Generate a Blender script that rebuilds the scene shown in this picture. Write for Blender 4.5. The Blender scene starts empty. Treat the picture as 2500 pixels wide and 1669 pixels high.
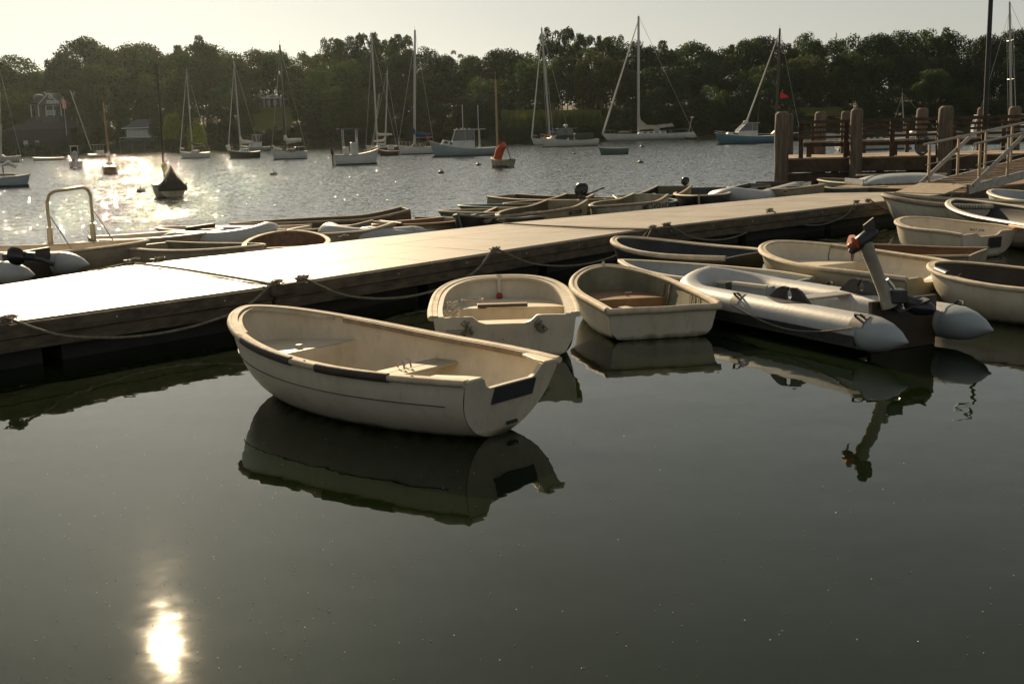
import bpy, math, random
import numpy as np
from mathutils import Vector, Matrix
R = math.radians
random.seed(7); rng = np.random.default_rng(7)
S = bpy.context.scene; COL = S.collection

# ---------------- camera ----------------
FPX = 2778.0; HC = 2.0; PITCH = R(10.35); ROLL = R(1.6)
fw = np.array([0, math.cos(PITCH), -math.sin(PITCH)]); r0 = np.array([1.0, 0, 0]); u0 = np.cross(r0, fw)
rt = math.cos(ROLL)*r0 - math.sin(ROLL)*u0; up = math.sin(ROLL)*r0 + math.cos(ROLL)*u0
CAMP = np.array([0, 0, HC])
cam = bpy.data.cameras.new('camera'); co = bpy.data.objects.new('camera', cam); COL.objects.link(co)
cam.sensor_width = 36; cam.lens = FPX/2500*36; cam.clip_start = 0.1; cam.clip_end = 6000
m = Matrix(((rt[0], up[0], -fw[0]), (rt[1], up[1], -fw[1]), (rt[2], up[2], -fw[2]))).to_4x4()
m.translation = Vector(CAMP); co.matrix_world = m
S.camera = co

# ---------------- sky and sun ----------------
SUN = Vector((-0.288, 0.865, 0.404)).normalized()
SEL = math.asin(SUN.z); SAZ = math.atan2(SUN.x, SUN.y)
w = bpy.data.worlds.new('World'); S.world = w; w.use_nodes = True
nt = w.node_tree; bg = nt.nodes['Background']
sky = nt.nodes.new('ShaderNodeTexSky'); sky.sky_type = 'NISHITA'; sky.sun_disc = False
sky.sun_elevation = SEL; sky.sun_rotation = SAZ; sky.air_density = 1.0; sky.dust_density = 0.7; sky.ozone_density = 1.0
hs = nt.nodes.new('ShaderNodeHueSaturation'); hs.inputs['Saturation'].default_value = 0.34
gm = nt.nodes.new('ShaderNodeGamma'); gm.inputs[1].default_value = 0.60; nt.links.new(sky.outputs[0], gm.inputs[0]); nt.links.new(gm.outputs[0], hs.inputs['Color']); wm = nt.nodes.new('ShaderNodeMix'); wm.data_type = 'RGBA'; wm.blend_type = 'MULTIPLY'; wm.inputs[0].default_value = 1; wm.inputs[7].default_value = (1.02, 1.0, 0.92, 1)
nt.links.new(hs.outputs[0], wm.inputs[6]); nt.links.new(wm.outputs[2], bg.inputs[0]); bg.inputs[1].default_value = 0.102
sl = bpy.data.lights.new('sun', 'SUN'); sl.energy = 5.0; sl.angle = R(0.5); sl.color = (1.0, 0.77, 0.48)
so = bpy.data.objects.new('sun', sl); COL.objects.link(so)
so.rotation_euler = SUN.to_track_quat('Z', 'Y').to_euler(); so.location = (0, 0, 60)
S.view_settings.view_transform = 'Standard'; S.view_settings.look = 'None'
S.view_settings.exposure = 0.55; S.view_settings.gamma = 1; S.view_settings.use_curve_mapping = False
S.cycles.max_bounces = 8; S.cycles.glossy_bounces = 4; S.cycles.transparent_max_bounces = 6
S.cycles.sample_clamp_indirect = 6.0

# ---------------- pixel -> place helpers ----------------
def ray(x, y):
    d = fw*FPX + rt*(x-1250) - up*(y-834.5); return d/np.linalg.norm(d)
def at(x, y, z=0.0):
    d = ray(x, y); return Vector(CAMP + d*((z-HC)/d[2]))
def atd(x, y, Y):
    d = ray(x, y); return Vector(CAMP + d*(Y/d[1]))
def yh(x): return 327.4 - (x-1250)*0.0279

# ---------------- materials ----------------
MATS = {}
def mat(name, col, rough=0.5, col2=None, scale=3.0, bump=0.0, bscale=40.0, metal=0.0, trans=0.0, spec=0.5, stretch=None, wl=None):
    if name in MATS: return MATS[name]
    mt = bpy.data.materials.new(name); mt.use_nodes = True; n = mt.node_tree; L = n.links
    b = n.nodes['Principled BSDF']; b.inputs['Roughness'].default_value = rough
    b.inputs['Metallic'].default_value = metal; b.inputs['Specular IOR Level'].default_value = spec
    b.inputs['Base Color'].default_value = (*col, 1)
    tc = n.nodes.new('ShaderNodeTexCoord'); mp = n.nodes.new('ShaderNodeMapping'); L.new(tc.outputs['Object'], mp.inputs[0])
    if stretch: mp.inputs['Scale'].default_value = stretch
    last = None
    if col2 is not None:
        nz = n.nodes.new('ShaderNodeTexNoise'); nz.inputs['Scale'].default_value = scale; nz.inputs['Detail'].default_value = 8; nz.inputs['Roughness'].default_value = 0.65
        L.new(mp.outputs[0], nz.inputs['Vector'])
        cr = n.nodes.new('ShaderNodeValToRGB'); cr.color_ramp.elements[0].position = 0.38; cr.color_ramp.elements[1].position = 0.66
        cr.color_ramp.elements[0].color = (*col2, 1); cr.color_ramp.elements[1].color = (*col, 1)
        L.new(nz.outputs[0], cr.inputs[0]); last = cr.outputs[0]
        L.new(last, b.inputs['Base Color'])
        rm = n.nodes.new('ShaderNodeMapRange'); rm.inputs[3].default_value = min(1, rough+0.12); rm.inputs[4].default_value = max(0.02, rough-0.08)
        L.new(nz.outputs[0], rm.inputs[0]); L.new(rm.outputs[0], b.inputs['Roughness'])
    if wl is not None:   # algae and grime band at the waterline
        sp = n.nodes.new('ShaderNodeSeparateXYZ'); L.new(tc.outputs['Object'], sp.inputs[0])
        n2 = n.nodes.new('ShaderNodeTexNoise'); n2.inputs['Scale'].default_value = 9; n2.inputs['Detail'].default_value = 6; L.new(tc.outputs['Object'], n2.inputs['Vector'])
        ma = n.nodes.new('ShaderNodeMath'); ma.operation = 'MULTIPLY_ADD'; ma.inputs[1].default_value = 0.09; L.new(n2.outputs[0], ma.inputs[0])
        ms = n.nodes.new('ShaderNodeMath'); ms.operation = 'MULTIPLY'; ms.inputs[1].default_value = -1; L.new(sp.outputs[2], ms.inputs[0]); L.new(ms.outputs[0], ma.inputs[2])
        mr = n.nodes.new('ShaderNodeMapRange'); mr.inputs[1].default_value = -0.01; mr.inputs[2].default_value = 0.04; L.new(ma.outputs[0], mr.inputs[0])
        mx = n.nodes.new('ShaderNodeMix'); mx.data_type = 'RGBA'; L.new(mr.outputs[0], mx.inputs[0])
        if last: L.new(last, mx.inputs[6])
        else: mx.inputs[6].default_value = (*col, 1)
        mx.inputs[7].default_value = (*wl, 1); L.new(mx.outputs[2], b.inputs['Base Color'])
    if name.endswith('gelcoat') or name in ('beige_paint', 'dull_grey_paint', 'grey_hypalon_tube', 'canvas_rub_rail'):   # scuffs and runs of dirt
        mp3 = n.nodes.new('ShaderNodeMapping'); mp3.inputs['Scale'].default_value = (7, 7, 2.2); L.new(tc.outputs['Object'], mp3.inputs[0])
        n3 = n.nodes.new('ShaderNodeTexNoise'); n3.inputs['Scale'].default_value = 1.6; n3.inputs['Detail'].default_value = 9; n3.inputs['Roughness'].default_value = 0.7; L.new(mp3.outputs[0], n3.inputs['Vector'])
        m3 = n.nodes.new('ShaderNodeMapRange'); m3.inputs[1].default_value = 0.52; m3.inputs[2].default_value = 0.74; m3.inputs[4].default_value = 0.34; L.new(n3.outputs[0], m3.inputs[0])
        x3 = n.nodes.new('ShaderNodeMix'); x3.data_type = 'RGBA'; L.new(m3.outputs[0], x3.inputs[0]); x3.inputs[7].default_value = (col[0]*0.35, col[1]*0.30, col[2]*0.22, 1)
        src = b.inputs['Base Color'].links[0].from_socket; L.new(src, x3.inputs[6]); L.new(x3.outputs[2], b.inputs['Base Color'])
    if bump > 0:
        nb = n.nodes.new('ShaderNodeTexNoise'); nb.inputs['Scale'].default_value = bscale; nb.inputs['Detail'].default_value = 5
        L.new(mp.outputs[0], nb.inputs['Vector'])
        bp = n.nodes.new('ShaderNodeBump'); bp.inputs['Strength'].default_value = 1; bp.inputs['Distance'].default_value = bump
        L.new(nb.outputs[0], bp.inputs['Height']); L.new(bp.outputs[0], b.inputs['Normal'])
    if trans > 0:
        tr = n.nodes.new('ShaderNodeBsdfTranslucent'); mxs = n.nodes.new('ShaderNodeMixShader'); mxs.inputs[0].default_value = trans
        c = [min(1, v*1.6) for v in col]; tr.inputs[0].default_value = (c[0], c[1], c[2]*0.6, 1)
        L.new(b.outputs[0], mxs.inputs[1]); L.new(tr.outputs[0], mxs.inputs[2]); L.new(mxs.outputs[0], n.nodes['Material Output'].inputs[0])
    MATS[name] = mt; return mt

WHITE = mat('white_gelcoat', (0.64, 0.585, 0.47), 0.40, (0.54, 0.48, 0.37), 1.4, 0.0006, 60, wl=(0.10, 0.10, 0.05))
CREAM = mat('cream_gelcoat', (0.52, 0.47, 0.33), 0.45, (0.40, 0.35, 0.23), 2.5, 0.0006, 60, wl=(0.10, 0.10, 0.05))
INNER = mat('white_inner_gelcoat', (0.70, 0.62, 0.48), 0.5, (0.56, 0.48, 0.35), 2.0, 0.0008, 80)
INNER_Y = mat('yellowed_inner_gelcoat', (0.50, 0.42, 0.25), 0.55, (0.33, 0.27, 0.14), 3.0, 0.0008, 80)
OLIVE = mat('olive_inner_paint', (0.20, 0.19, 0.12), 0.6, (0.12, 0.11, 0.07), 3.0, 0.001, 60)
GREYBLUE = mat('pale_blue_grey_gelcoat', (0.42, 0.45, 0.45), 0.5, (0.30, 0.33, 0.34), 2.5, 0.0006, 60, wl=(0.10, 0.10, 0.06))
NAVY = mat('dark_navy_paint', (0.014, 0.017, 0.022), 0.35, (0.03, 0.03, 0.03), 3.0, 0.0005, 50)
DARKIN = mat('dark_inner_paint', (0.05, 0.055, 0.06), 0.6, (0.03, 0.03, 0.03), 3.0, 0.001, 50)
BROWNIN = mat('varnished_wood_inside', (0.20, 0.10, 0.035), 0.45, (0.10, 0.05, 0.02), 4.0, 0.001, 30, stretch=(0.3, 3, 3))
GREENB = mat('sea_green_paint', (0.12, 0.18, 0.16), 0.5, (0.07, 0.11, 0.10), 3.0, 0.0008, 50)
BEIGE = mat('beige_paint', (0.40, 0.34, 0.24), 0.5, (0.26, 0.21, 0.14), 3.0, 0.0008, 50, wl=(0.08, 0.08, 0.05))
BROWNB = mat('brown_paint', (0.12, 0.09, 0.05), 0.5, (0.07, 0.05, 0.03), 3.0, 0.0008, 50)
RAILW = mat('canvas_rub_rail', (0.56, 0.49, 0.37), 0.75, (0.42, 0.35, 0.25), 8.0, 0.002, 90)
RAILB = mat('weathered_wood_rail', (0.32, 0.26, 0.18), 0.6, (0.20, 0.15, 0.10), 8.0, 0.002, 70)
RAILD = mat('dark_rubber_guard', (0.035, 0.025, 0.022), 0.7, (0.06, 0.045, 0.035), 10.0, 0.002, 60)
PLANK = mat('bleached_seat_plank', (0.50, 0.43, 0.33), 0.6, (0.36, 0.29, 0.20), 5.0, 0.001, 40, stretch=(4, 0.4, 4))
TEAK = mat('oiled_brown_board', (0.28, 0.16, 0.07), 0.5, (0.18, 0.10, 0.04), 6.0, 0.001, 40)
BLACK = mat('black_plastic', (0.012, 0.012, 0.012), 0.4, (0.03, 0.03, 0.03), 10, 0.0005, 60)
BLACKG = mat('black_motor_cowl', (0.012, 0.012, 0.014), 0.22)
ORANGE = mat('orange_paint', (0.55, 0.10, 0.03), 0.4, (0.40, 0.07, 0.02), 6)
ORCLOTH = mat('orange_red_cloth', (0.60, 0.12, 0.05), 0.8, (0.45, 0.08, 0.03), 4)
REDCL = mat('red_cloth', (0.75, 0.03, 0.03), 0.8)
METAL = mat('brushed_metal', (0.55, 0.53, 0.50), 0.3, (0.40, 0.38, 0.34), 12, metal=0.9)
ALU = mat('weathered_aluminium', (0.42, 0.40, 0.36), 0.45, (0.30, 0.28, 0.24), 9, metal=0.5, bump=0.0006)
SHAFT = mat('grey_motor_leg_paint', (0.30, 0.27, 0.21), 0.4, (0.20, 0.18, 0.14), 9, 0.0006, 60)
TUBEM = mat('grey_hypalon_tube', (0.44, 0.44, 0.43), 0.42, (0.38, 0.38, 0.37), 2.2, 0.0012, 25)
TUBED = mat('grey_cone_tube', (0.32, 0.35, 0.36), 0.42, (0.25, 0.28, 0.29), 2.2, 0.0012, 25)
ROPE = mat('old_mooring_rope', (0.24, 0.21, 0.15), 0.85, (0.14, 0.12, 0.08), 20, 0.004, 90)
ROPEW = mat('pale_rope', (0.55, 0.50, 0.40), 0.85, (0.38, 0.34, 0.26), 20, 0.003, 90)
DECKM = mat('worn_grey_deck_paint', (0.46, 0.40, 0.31), 0.42, (0.31, 0.26, 0.19), 1.1, 0.0015, 60)
DECKB = mat('bare_brown_deck_board', (0.27, 0.19, 0.12), 0.6, (0.18, 0.12, 0.07), 3.0, 0.002, 40)
FASC = mat('weathered_dock_timber', (0.13, 0.10, 0.06), 0.75, (0.05, 0.04, 0.028), 4.0, 0.004, 25, stretch=(1, 1, 3))
FLOATM = mat('black_dock_float', (0.008, 0.008, 0.008), 0.7, (0.02, 0.02, 0.018), 5)
PILE = mat('grey_piling_wood', (0.17, 0.135, 0.095), 0.85, (0.08, 0.06, 0.042), 5.0, 0.005, 14, stretch=(3, 3, 0.35))
PIERW = mat('dark_pier_timber', (0.09, 0.055, 0.03), 0.75, (0.045, 0.028, 0.016), 4.0, 0.004, 25)
PIERD = mat('pier_deck_boards', (0.34, 0.25, 0.17), 0.65, (0.24, 0.17, 0.11), 5.0, 0.003, 25)
POLEM = mat('black_pole_paint', (0.01, 0.009, 0.008), 0.5)
MASTM = mat('silver_mast', (0.38, 0.36, 0.32), 0.35, metal=0.3)
MASTW = mat('varnished_spar', (0.38, 0.24, 0.10), 0.35)
MASTD = mat('dark_spar', (0.07, 0.05, 0.03), 0.5)
BOATW = mat('yacht_white', (0.62, 0.62, 0.58), 0.3, (0.50, 0.50, 0.46), 0.8)
BOATG = mat('yacht_grey_green', (0.30, 0.36, 0.37), 0.3, (0.24, 0.30, 0.31), 0.8)
BOATBL = mat('powder_blue_hull', (0.10, 0.22, 0.27), 0.3, (0.08, 0.18, 0.22), 0.8)
BOATD = mat('dark_green_hull', (0.03, 0.035, 0.03), 0.3)
BOATR = mat('maroon_hull', (0.10, 0.03, 0.025), 0.35)
WOODH = mat('varnished_hull', (0.22, 0.12, 0.05), 0.35, (0.14, 0.07, 0.03), 3)
BOOT = mat('dark_boot_stripe', (0.02, 0.02, 0.025), 0.5)
SAILC = mat('white_sail_cloth', (0.70, 0.67, 0.60), 0.8, (0.55, 0.52, 0.45), 2)
BLUEC = mat('blue_sail_cover', (0.02, 0.04, 0.12), 0.8, (0.03, 0.05, 0.16), 3)
GREENC = mat('olive_canvas_cover', (0.045, 0.042, 0.028), 0.8, (0.03, 0.028, 0.02), 5, 0.004, 12)
GREYC = mat('grey_canvas_cover', (0.28, 0.30, 0.30), 0.8, (0.20, 0.22, 0.22), 3, 0.004, 10)
GLASS = mat('dark_window_glass', (0.03, 0.035, 0.035), 0.08, spec=0.8)
GLASSL = mat('pale_window_pane', (0.35, 0.40, 0.40), 0.12, spec=0.8)
INK = mat('black_lettering', (0.02, 0.02, 0.02), 0.6)
INKW = mat('white_lettering', (0.6, 0.6, 0.6), 0.6)
BARK = mat('tree_bark', (0.10, 0.08, 0.06), 0.9, (0.05, 0.04, 0.03), 3, 0.02, 4)
SHING = mat('grey_shingle_wall', (0.13, 0.14, 0.15), 0.8, (0.09, 0.10, 0.11), 2)
ROOFM = mat('grey_roof', (0.12, 0.13, 0.14), 0.7, (0.09, 0.09, 0.10), 2)
ROOFW = mat('pale_roof', (0.42, 0.46, 0.48), 0.7, (0.34, 0.37, 0.39), 2)
TRIM = mat('white_trim', (0.6, 0.6, 0.57), 0.6)
LAWN = mat('sunlit_lawn_grass', (0.17, 0.16, 0.03), 0.9, (0.10, 0.11, 0.02), 0.25, 0.1, 2, trans=0.35)
SOIL = mat('shore_hill_ground', (0.05, 0.05, 0.025), 0.95, (0.03, 0.03, 0.015), 0.2, 0.1, 1)
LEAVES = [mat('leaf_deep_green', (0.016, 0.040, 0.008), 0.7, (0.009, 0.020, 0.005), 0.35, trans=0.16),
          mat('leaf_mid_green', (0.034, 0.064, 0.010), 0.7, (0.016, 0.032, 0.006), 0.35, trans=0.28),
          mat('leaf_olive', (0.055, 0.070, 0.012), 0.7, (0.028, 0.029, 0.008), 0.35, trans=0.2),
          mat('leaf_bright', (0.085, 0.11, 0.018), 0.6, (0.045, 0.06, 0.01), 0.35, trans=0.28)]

# ---------------- mesh helpers ----------------
class MB:
    def __init__(s): s.v = []; s.f = []
    def add(s, vs, fs):
        o = len(s.v); s.v += [tuple(v) for v in vs]; s.f += [tuple(i+o for i in f) for f in fs]; return s
    def box(s, c, d, rz=0.0, M=None):
        x, y, z = [k/2 for k in d]; vs = [Vector((a*x, b*y, e*z)) for e in (-1, 1) for a, b in ((-1, -1), (1, -1), (1, 1), (-1, 1))]
        T = Matrix.Rotation(rz, 4, 'Z') if M is None else M
        vs = [T @ v + Vector(c) for v in vs]
        return s.add(vs, [(3, 2, 1, 0), (4, 5, 6, 7), (0, 1, 5, 4), (1, 2, 6, 5), (2, 3, 7, 6), (3, 0, 4, 7)])
    def beam(s, a, b, wd, ht):
        a, b = Vector(a), Vector(b); d = b-a; t = d.normalized(); sd = t.cross(Vector((0, 0, 1)))
        sd = Vector((1, 0, 0)) if sd.length < 1e-4 else sd.normalized(); u = sd.cross(t)
        M = Matrix((t, sd, u)).transposed(); return s.box((a+b)/2, (d.length, wd, ht), M=M.to_4x4())
    def tube(s, pts, r, n=8, cap=True, closed=False):
        pts = [Vector(p) for p in pts]; N = len(pts); rs = r if isinstance(r, (list, tuple)) else [r]*N
        vs = []; prev = None
        for i, p in enumerate(pts):
            t = (pts[(i+1) % N]-pts[i-1]) if closed else (pts[min(i+1, N-1)]-pts[max(i-1, 0)])
            t = t.normalized() if t.length > 1e-9 else Vector((0, 0, 1))
            if prev is None: sd = t.cross(Vector((0, 0, 1))); sd = Vector((1, 0, 0)) if sd.length < 1e-3 else sd.normalized()
            else:
                sd = prev - t*prev.dot(t); sd = sd.normalized() if sd.length > 1e-6 else t.orthogonal().normalized()
            prev = sd; u = t.cross(sd)
            vs += [p + (sd*math.cos(k*2*math.pi/n)+u*math.sin(k*2*math.pi/n))*rs[i] for k in range(n)]
        fs = [(i*n+k, i*n+(k+1) % n, (i+1)*n+(k+1) % n, (i+1)*n+k) for i in range(N-1) for k in range(n)]
        if closed: fs += [((N-1)*n+k, (N-1)*n+(k+1) % n, (k+1) % n, k) for k in range(n)]
        elif cap: fs += [tuple(range(n-1, -1, -1)), tuple((N-1)*n+k for k in range(n))]
        return s.add(vs, fs)
    def sweep(s, pts, prof, cap=True):     # profile (side, up) carried along a path, kept upright
        pts = [Vector(p) for p in pts]; N = len(pts); n = len(prof); vs = []
        for i, p in enumerate(pts):
            t = pts[min(i+1, N-1)]-pts[max(i-1, 0)]; sd = Vector((t.y, -t.x, 0))
            sd = sd.normalized() if sd.length > 1e-9 else Vector((1, 0, 0))
            vs += [p + sd*a + Vector((0, 0, b)) for a, b in prof]
        fs = [(i*n+k, i*n+(k+1) % n, (i+1)*n+(k+1) % n, (i+1)*n+k) for i in range(N-1) for k in range(n)]
        if cap: fs += [tuple(range(n-1, -1, -1)), tuple((N-1)*n+k for k in range(n))]
        return s.add(vs, fs)
    def grid(s, rows, closed=False):
        n = len(rows[0]); vs = [p for r_ in rows for p in r_]; m_ = len(rows)
        return s.add(vs, [(i*n+k, i*n+k+1, (i+1)*n+k+1, (i+1)*n+k) for i in range(m_-1) for k in range(n-1)])
    def ball(s, c, r, n=10, m_=6):
        rr = (r, r, r) if not isinstance(r, (tuple, list)) else r; rows = []
        for i in range(m_+1):
            a = math.pi*i/m_; rows.append([(c[0]+rr[0]*math.sin(a)*math.cos(2*math.pi*k/n), c[1]+rr[1]*math.sin(a)*math.sin(2*math.pi*k/n), c[2]+rr[2]*math.cos(a)) for k in range(n+1)])
        return s.grid(rows)
    def prism(s, poly, z0, z1):
        n = len(poly); vs = [(p[0], p[1], z0) for p in poly]+[(p[0], p[1], z1) for p in poly]
        return s.add(vs, [tuple(range(n-1, -1, -1)), tuple(range(n, 2*n))]+[(k, (k+1) % n, n+(k+1) % n, n+k) for k in range(n)])
    def mesh(s, name, m_, smooth=False):
        me = bpy.data.meshes.new(name); me.from_pydata(s.v, [], s.f); me.update()
        if smooth:
            me.polygons.foreach_set('use_smooth', [True]*len(me.polygons))
            try: me.set_sharp_from_angle(angle=R(42))
            except Exception: pass
        if m_: me.materials.append(m_)
        return me
    def build(s, name, m_, parent=None, smooth=False, bevel=0.0, label=None):
        o = bpy.data.objects.new(name, s.mesh(name, m_, smooth)); COL.objects.link(o)
        if parent: o.parent = parent
        if bevel > 0:
            b = o.modifiers.new('bevel', 'BEVEL'); b.width = bevel; b.segments = 2; b.limit_method = 'ANGLE'; b.angle_limit = R(35)
        if label: o['label'] = label
        return o
def empty(name, loc=(0, 0, 0), rz=0.0):
    o = bpy.data.objects.new(name, None); o.empty_display_size = 0.2; COL.objects.link(o); o.location = loc; o.rotation_euler = (0, 0, rz); return o
def tag(o, label=None, cat=None, group=None, kind=None):
    if label: o['label'] = label
    if cat: o['category'] = cat
    if group: o['group'] = group
    if kind: o['kind'] = kind
    return o
def lerp(a, b, t): return a+(b-a)*t
def rect(w_, h_, z=0): return [(-w_, z-h_), (w_, z-h_), (w_, z+h_), (-w_, z+h_)]
def ell(a, b, n=10, c=(0, 0)): return [(c[0]+a*math.cos(2*math.pi*k/n), c[1]+b*math.sin(2*math.pi*k/n)) for k in range(n)]

# ---------------- water ----------------
def water():
    mt = bpy.data.materials.new('harbour_water'); mt.use_nodes = True; n = mt.node_tree; L = n.links
    b = n.nodes['Principled BSDF']; b.inputs['Base Color'].default_value = (0.005, 0.009, 0.002, 1); b.inputs['Specular Tint'].default_value = (0.90, 1.0, 0.72, 1); b.inputs['Roughness'].default_value = 0.015; b.inputs['IOR'].default_value = 1.333
    b2 = n.nodes.new('ShaderNodeBsdfPrincipled'); b2.inputs['Base Color'].default_value = (0.004, 0.006, 0.002, 1); b2.inputs['Roughness'].default_value = 0.085; b2.inputs['IOR'].default_value = 1.333
    mx = n.nodes.new('ShaderNodeMixShader'); L.new(b.outputs[0], mx.inputs[1]); L.new(b2.outputs[0], mx.inputs[2]); L.new(mx.outputs[0], n.nodes['Material Output'].inputs[0])
    g = n.nodes.new('ShaderNodeNewGeometry')
    dp = n.nodes.new('ShaderNodeVectorMath'); dp.operation = 'DOT_PRODUCT'; dp.inputs[1].default_value = (-0.75, 0.66, 0); L.new(g.outputs['Position'], dp.inputs[0])
    big = n.nodes.new('ShaderNodeTexNoise'); big.inputs['Scale'].default_value = 0.12; big.inputs['Detail'].default_value = 3; L.new(g.outputs['Position'], big.inputs['Vector'])
    ad = n.nodes.new('ShaderNodeMath'); ad.operation = 'MULTIPLY_ADD'; ad.inputs[1].default_value = 8; L.new(big.outputs[0], ad.inputs[0]); L.new(dp.outputs['Value'], ad.inputs[2])
    mk = n.nodes.new('ShaderNodeMapRange'); mk.interpolation_type = 'SMOOTHSTEP'; mk.inputs[1].default_value = 17; mk.inputs[2].default_value = 32; L.new(ad.outputs[0], mk.inputs[0])
    def noise(sc, det, rotz=0, str_=(1, 1, 1), out=0):
        mp = n.nodes.new('ShaderNodeMapping'); mp.inputs['Rotation'].default_value[2] = rotz; mp.inputs['Scale'].default_value = str_; L.new(g.outputs['Position'], mp.inputs[0])
        t = n.nodes.new('ShaderNodeTexNoise'); t.inputs['Scale'].default_value = sc; t.inputs['Detail'].default_value = det; L.new(mp.outputs[0], t.inputs['Vector']); return t.outputs[out]
    def vm(op, a, b_=None, c=None):
        v = n.nodes.new('ShaderNodeVectorMath'); v.operation = op
        for k, x in enumerate((a, b_, c)):
            if x is None: continue
            if isinstance(x, tuple): v.inputs[k].default_value = x
            elif op == 'SCALE' and k == 1: 
                if isinstance(x, (int, float)): v.inputs['Scale'].default_value = x
                else: L.new(x, v.inputs['Scale'])
            else: L.new(x, v.inputs[k])
        return v
    def slope(sc, det, amp, **k): return vm('MULTIPLY', vm('SUBTRACT', noise(sc, det, out=1, **k).node.outputs[1], (0.5, 0.5, 0.5)).outputs[0], (amp, amp, 0)).outputs[0]
    # wind ripples beyond the float: facet slopes; facets turned away from the viewer are the hidden ones
    rip = vm('ADD', slope(1.3, 2, 0.48, rotz=0.3), slope(5.5, 3, 0.66, rotz=-0.4)).outputs[0]
    cat = n.nodes.new('ShaderNodeMapRange'); cat.inputs[1].default_value = 0.55; cat.inputs[2].default_value = 0.64; L.new(noise(2.2, 3, 0.8), cat.inputs[0])   # steeper cat's-paw wavelets
    rip = vm('ADD', rip, vm('SCALE', slope(3.6, 1, 2.8), cat.outputs[0]).outputs[0]).outputs[0]
    dt = vm('DOT_PRODUCT', rip, g.outputs['Incoming']).outputs['Value']
    sg = n.nodes.new('ShaderNodeMath'); sg.operation = 'SIGN'; L.new(dt, sg.inputs[0])
    rip = vm('SCALE', vm('SCALE', rip, sg.outputs[0]).outputs[0], mk.outputs[0]).outputs[0]
    calm = vm('ADD', slope(2.2, 2, 0.026, rotz=0.5, str_=(0.6, 1.5, 1)), slope(9, 2, 0.022)).outputs[0]
    nn_ = vm('NORMALIZE', vm('ADD', vm('ADD', rip, calm).outputs[0], (0, 0, 1)).outputs[0]).outputs[0]
    L.new(nn_, b.inputs['Normal']); L.new(nn_, b2.inputs['Normal'])
    # thin patchy surface film
    fl = noise(0.8, 6, 0.9, (1, 2.2, 1)); fr = n.nodes.new('ShaderNodeMapRange'); fr.inputs[1].default_value = 0.42; fr.inputs[2].default_value = 0.7; fr.inputs[3].default_value = 0.008; fr.inputs[4].default_value = 0.014
    L.new(fl, fr.inputs[0]); L.new(fr.outputs[0], mx.inputs[0])
    rows = []
    xs = [-3000, -800, -300, -120, -50, -20, 0, 20, 50, 120, 300, 800, 3000]; ys = [-40, -5, 5, 12, 20, 35, 60, 110, 180, 300, 700, 3000]
    for y in ys: rows.append([(x, y, 0) for x in xs])
    return tag(MB().grid(rows).build('water', mt), kind='structure')
water()

# floating specks on the still water (pollen, leaf bits)
sp = MB()
for i in range(420):
    x = rng.uniform(0, 2500) if i % 3 else rng.normal(430, 240); y = rng.uniform(1000, 1660) if i % 3 else rng.normal(1450, 140)
    if y < 1010 or y > 1690: continue
    p = at(x, y, 0.004); r_ = rng.uniform(0.0012, 0.0032); a = rng.uniform(0, 6.28)
    sp.add([(p.x+r_*math.cos(a+k*1.3)*(1+0.5*(k % 2)), p.y+r_*math.sin(a+k*1.3), 0.003+0.002*(k % 2)) for k in range(5)], [(0, 1, 2, 3, 4)])
tag(sp.build('floating_specks', mat('pale_pollen', (0.6, 0.55, 0.4), 0.5)), 'pale specks of pollen and leaf bits floating on the still dark water', 'floating debris', kind='stuff')

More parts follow.
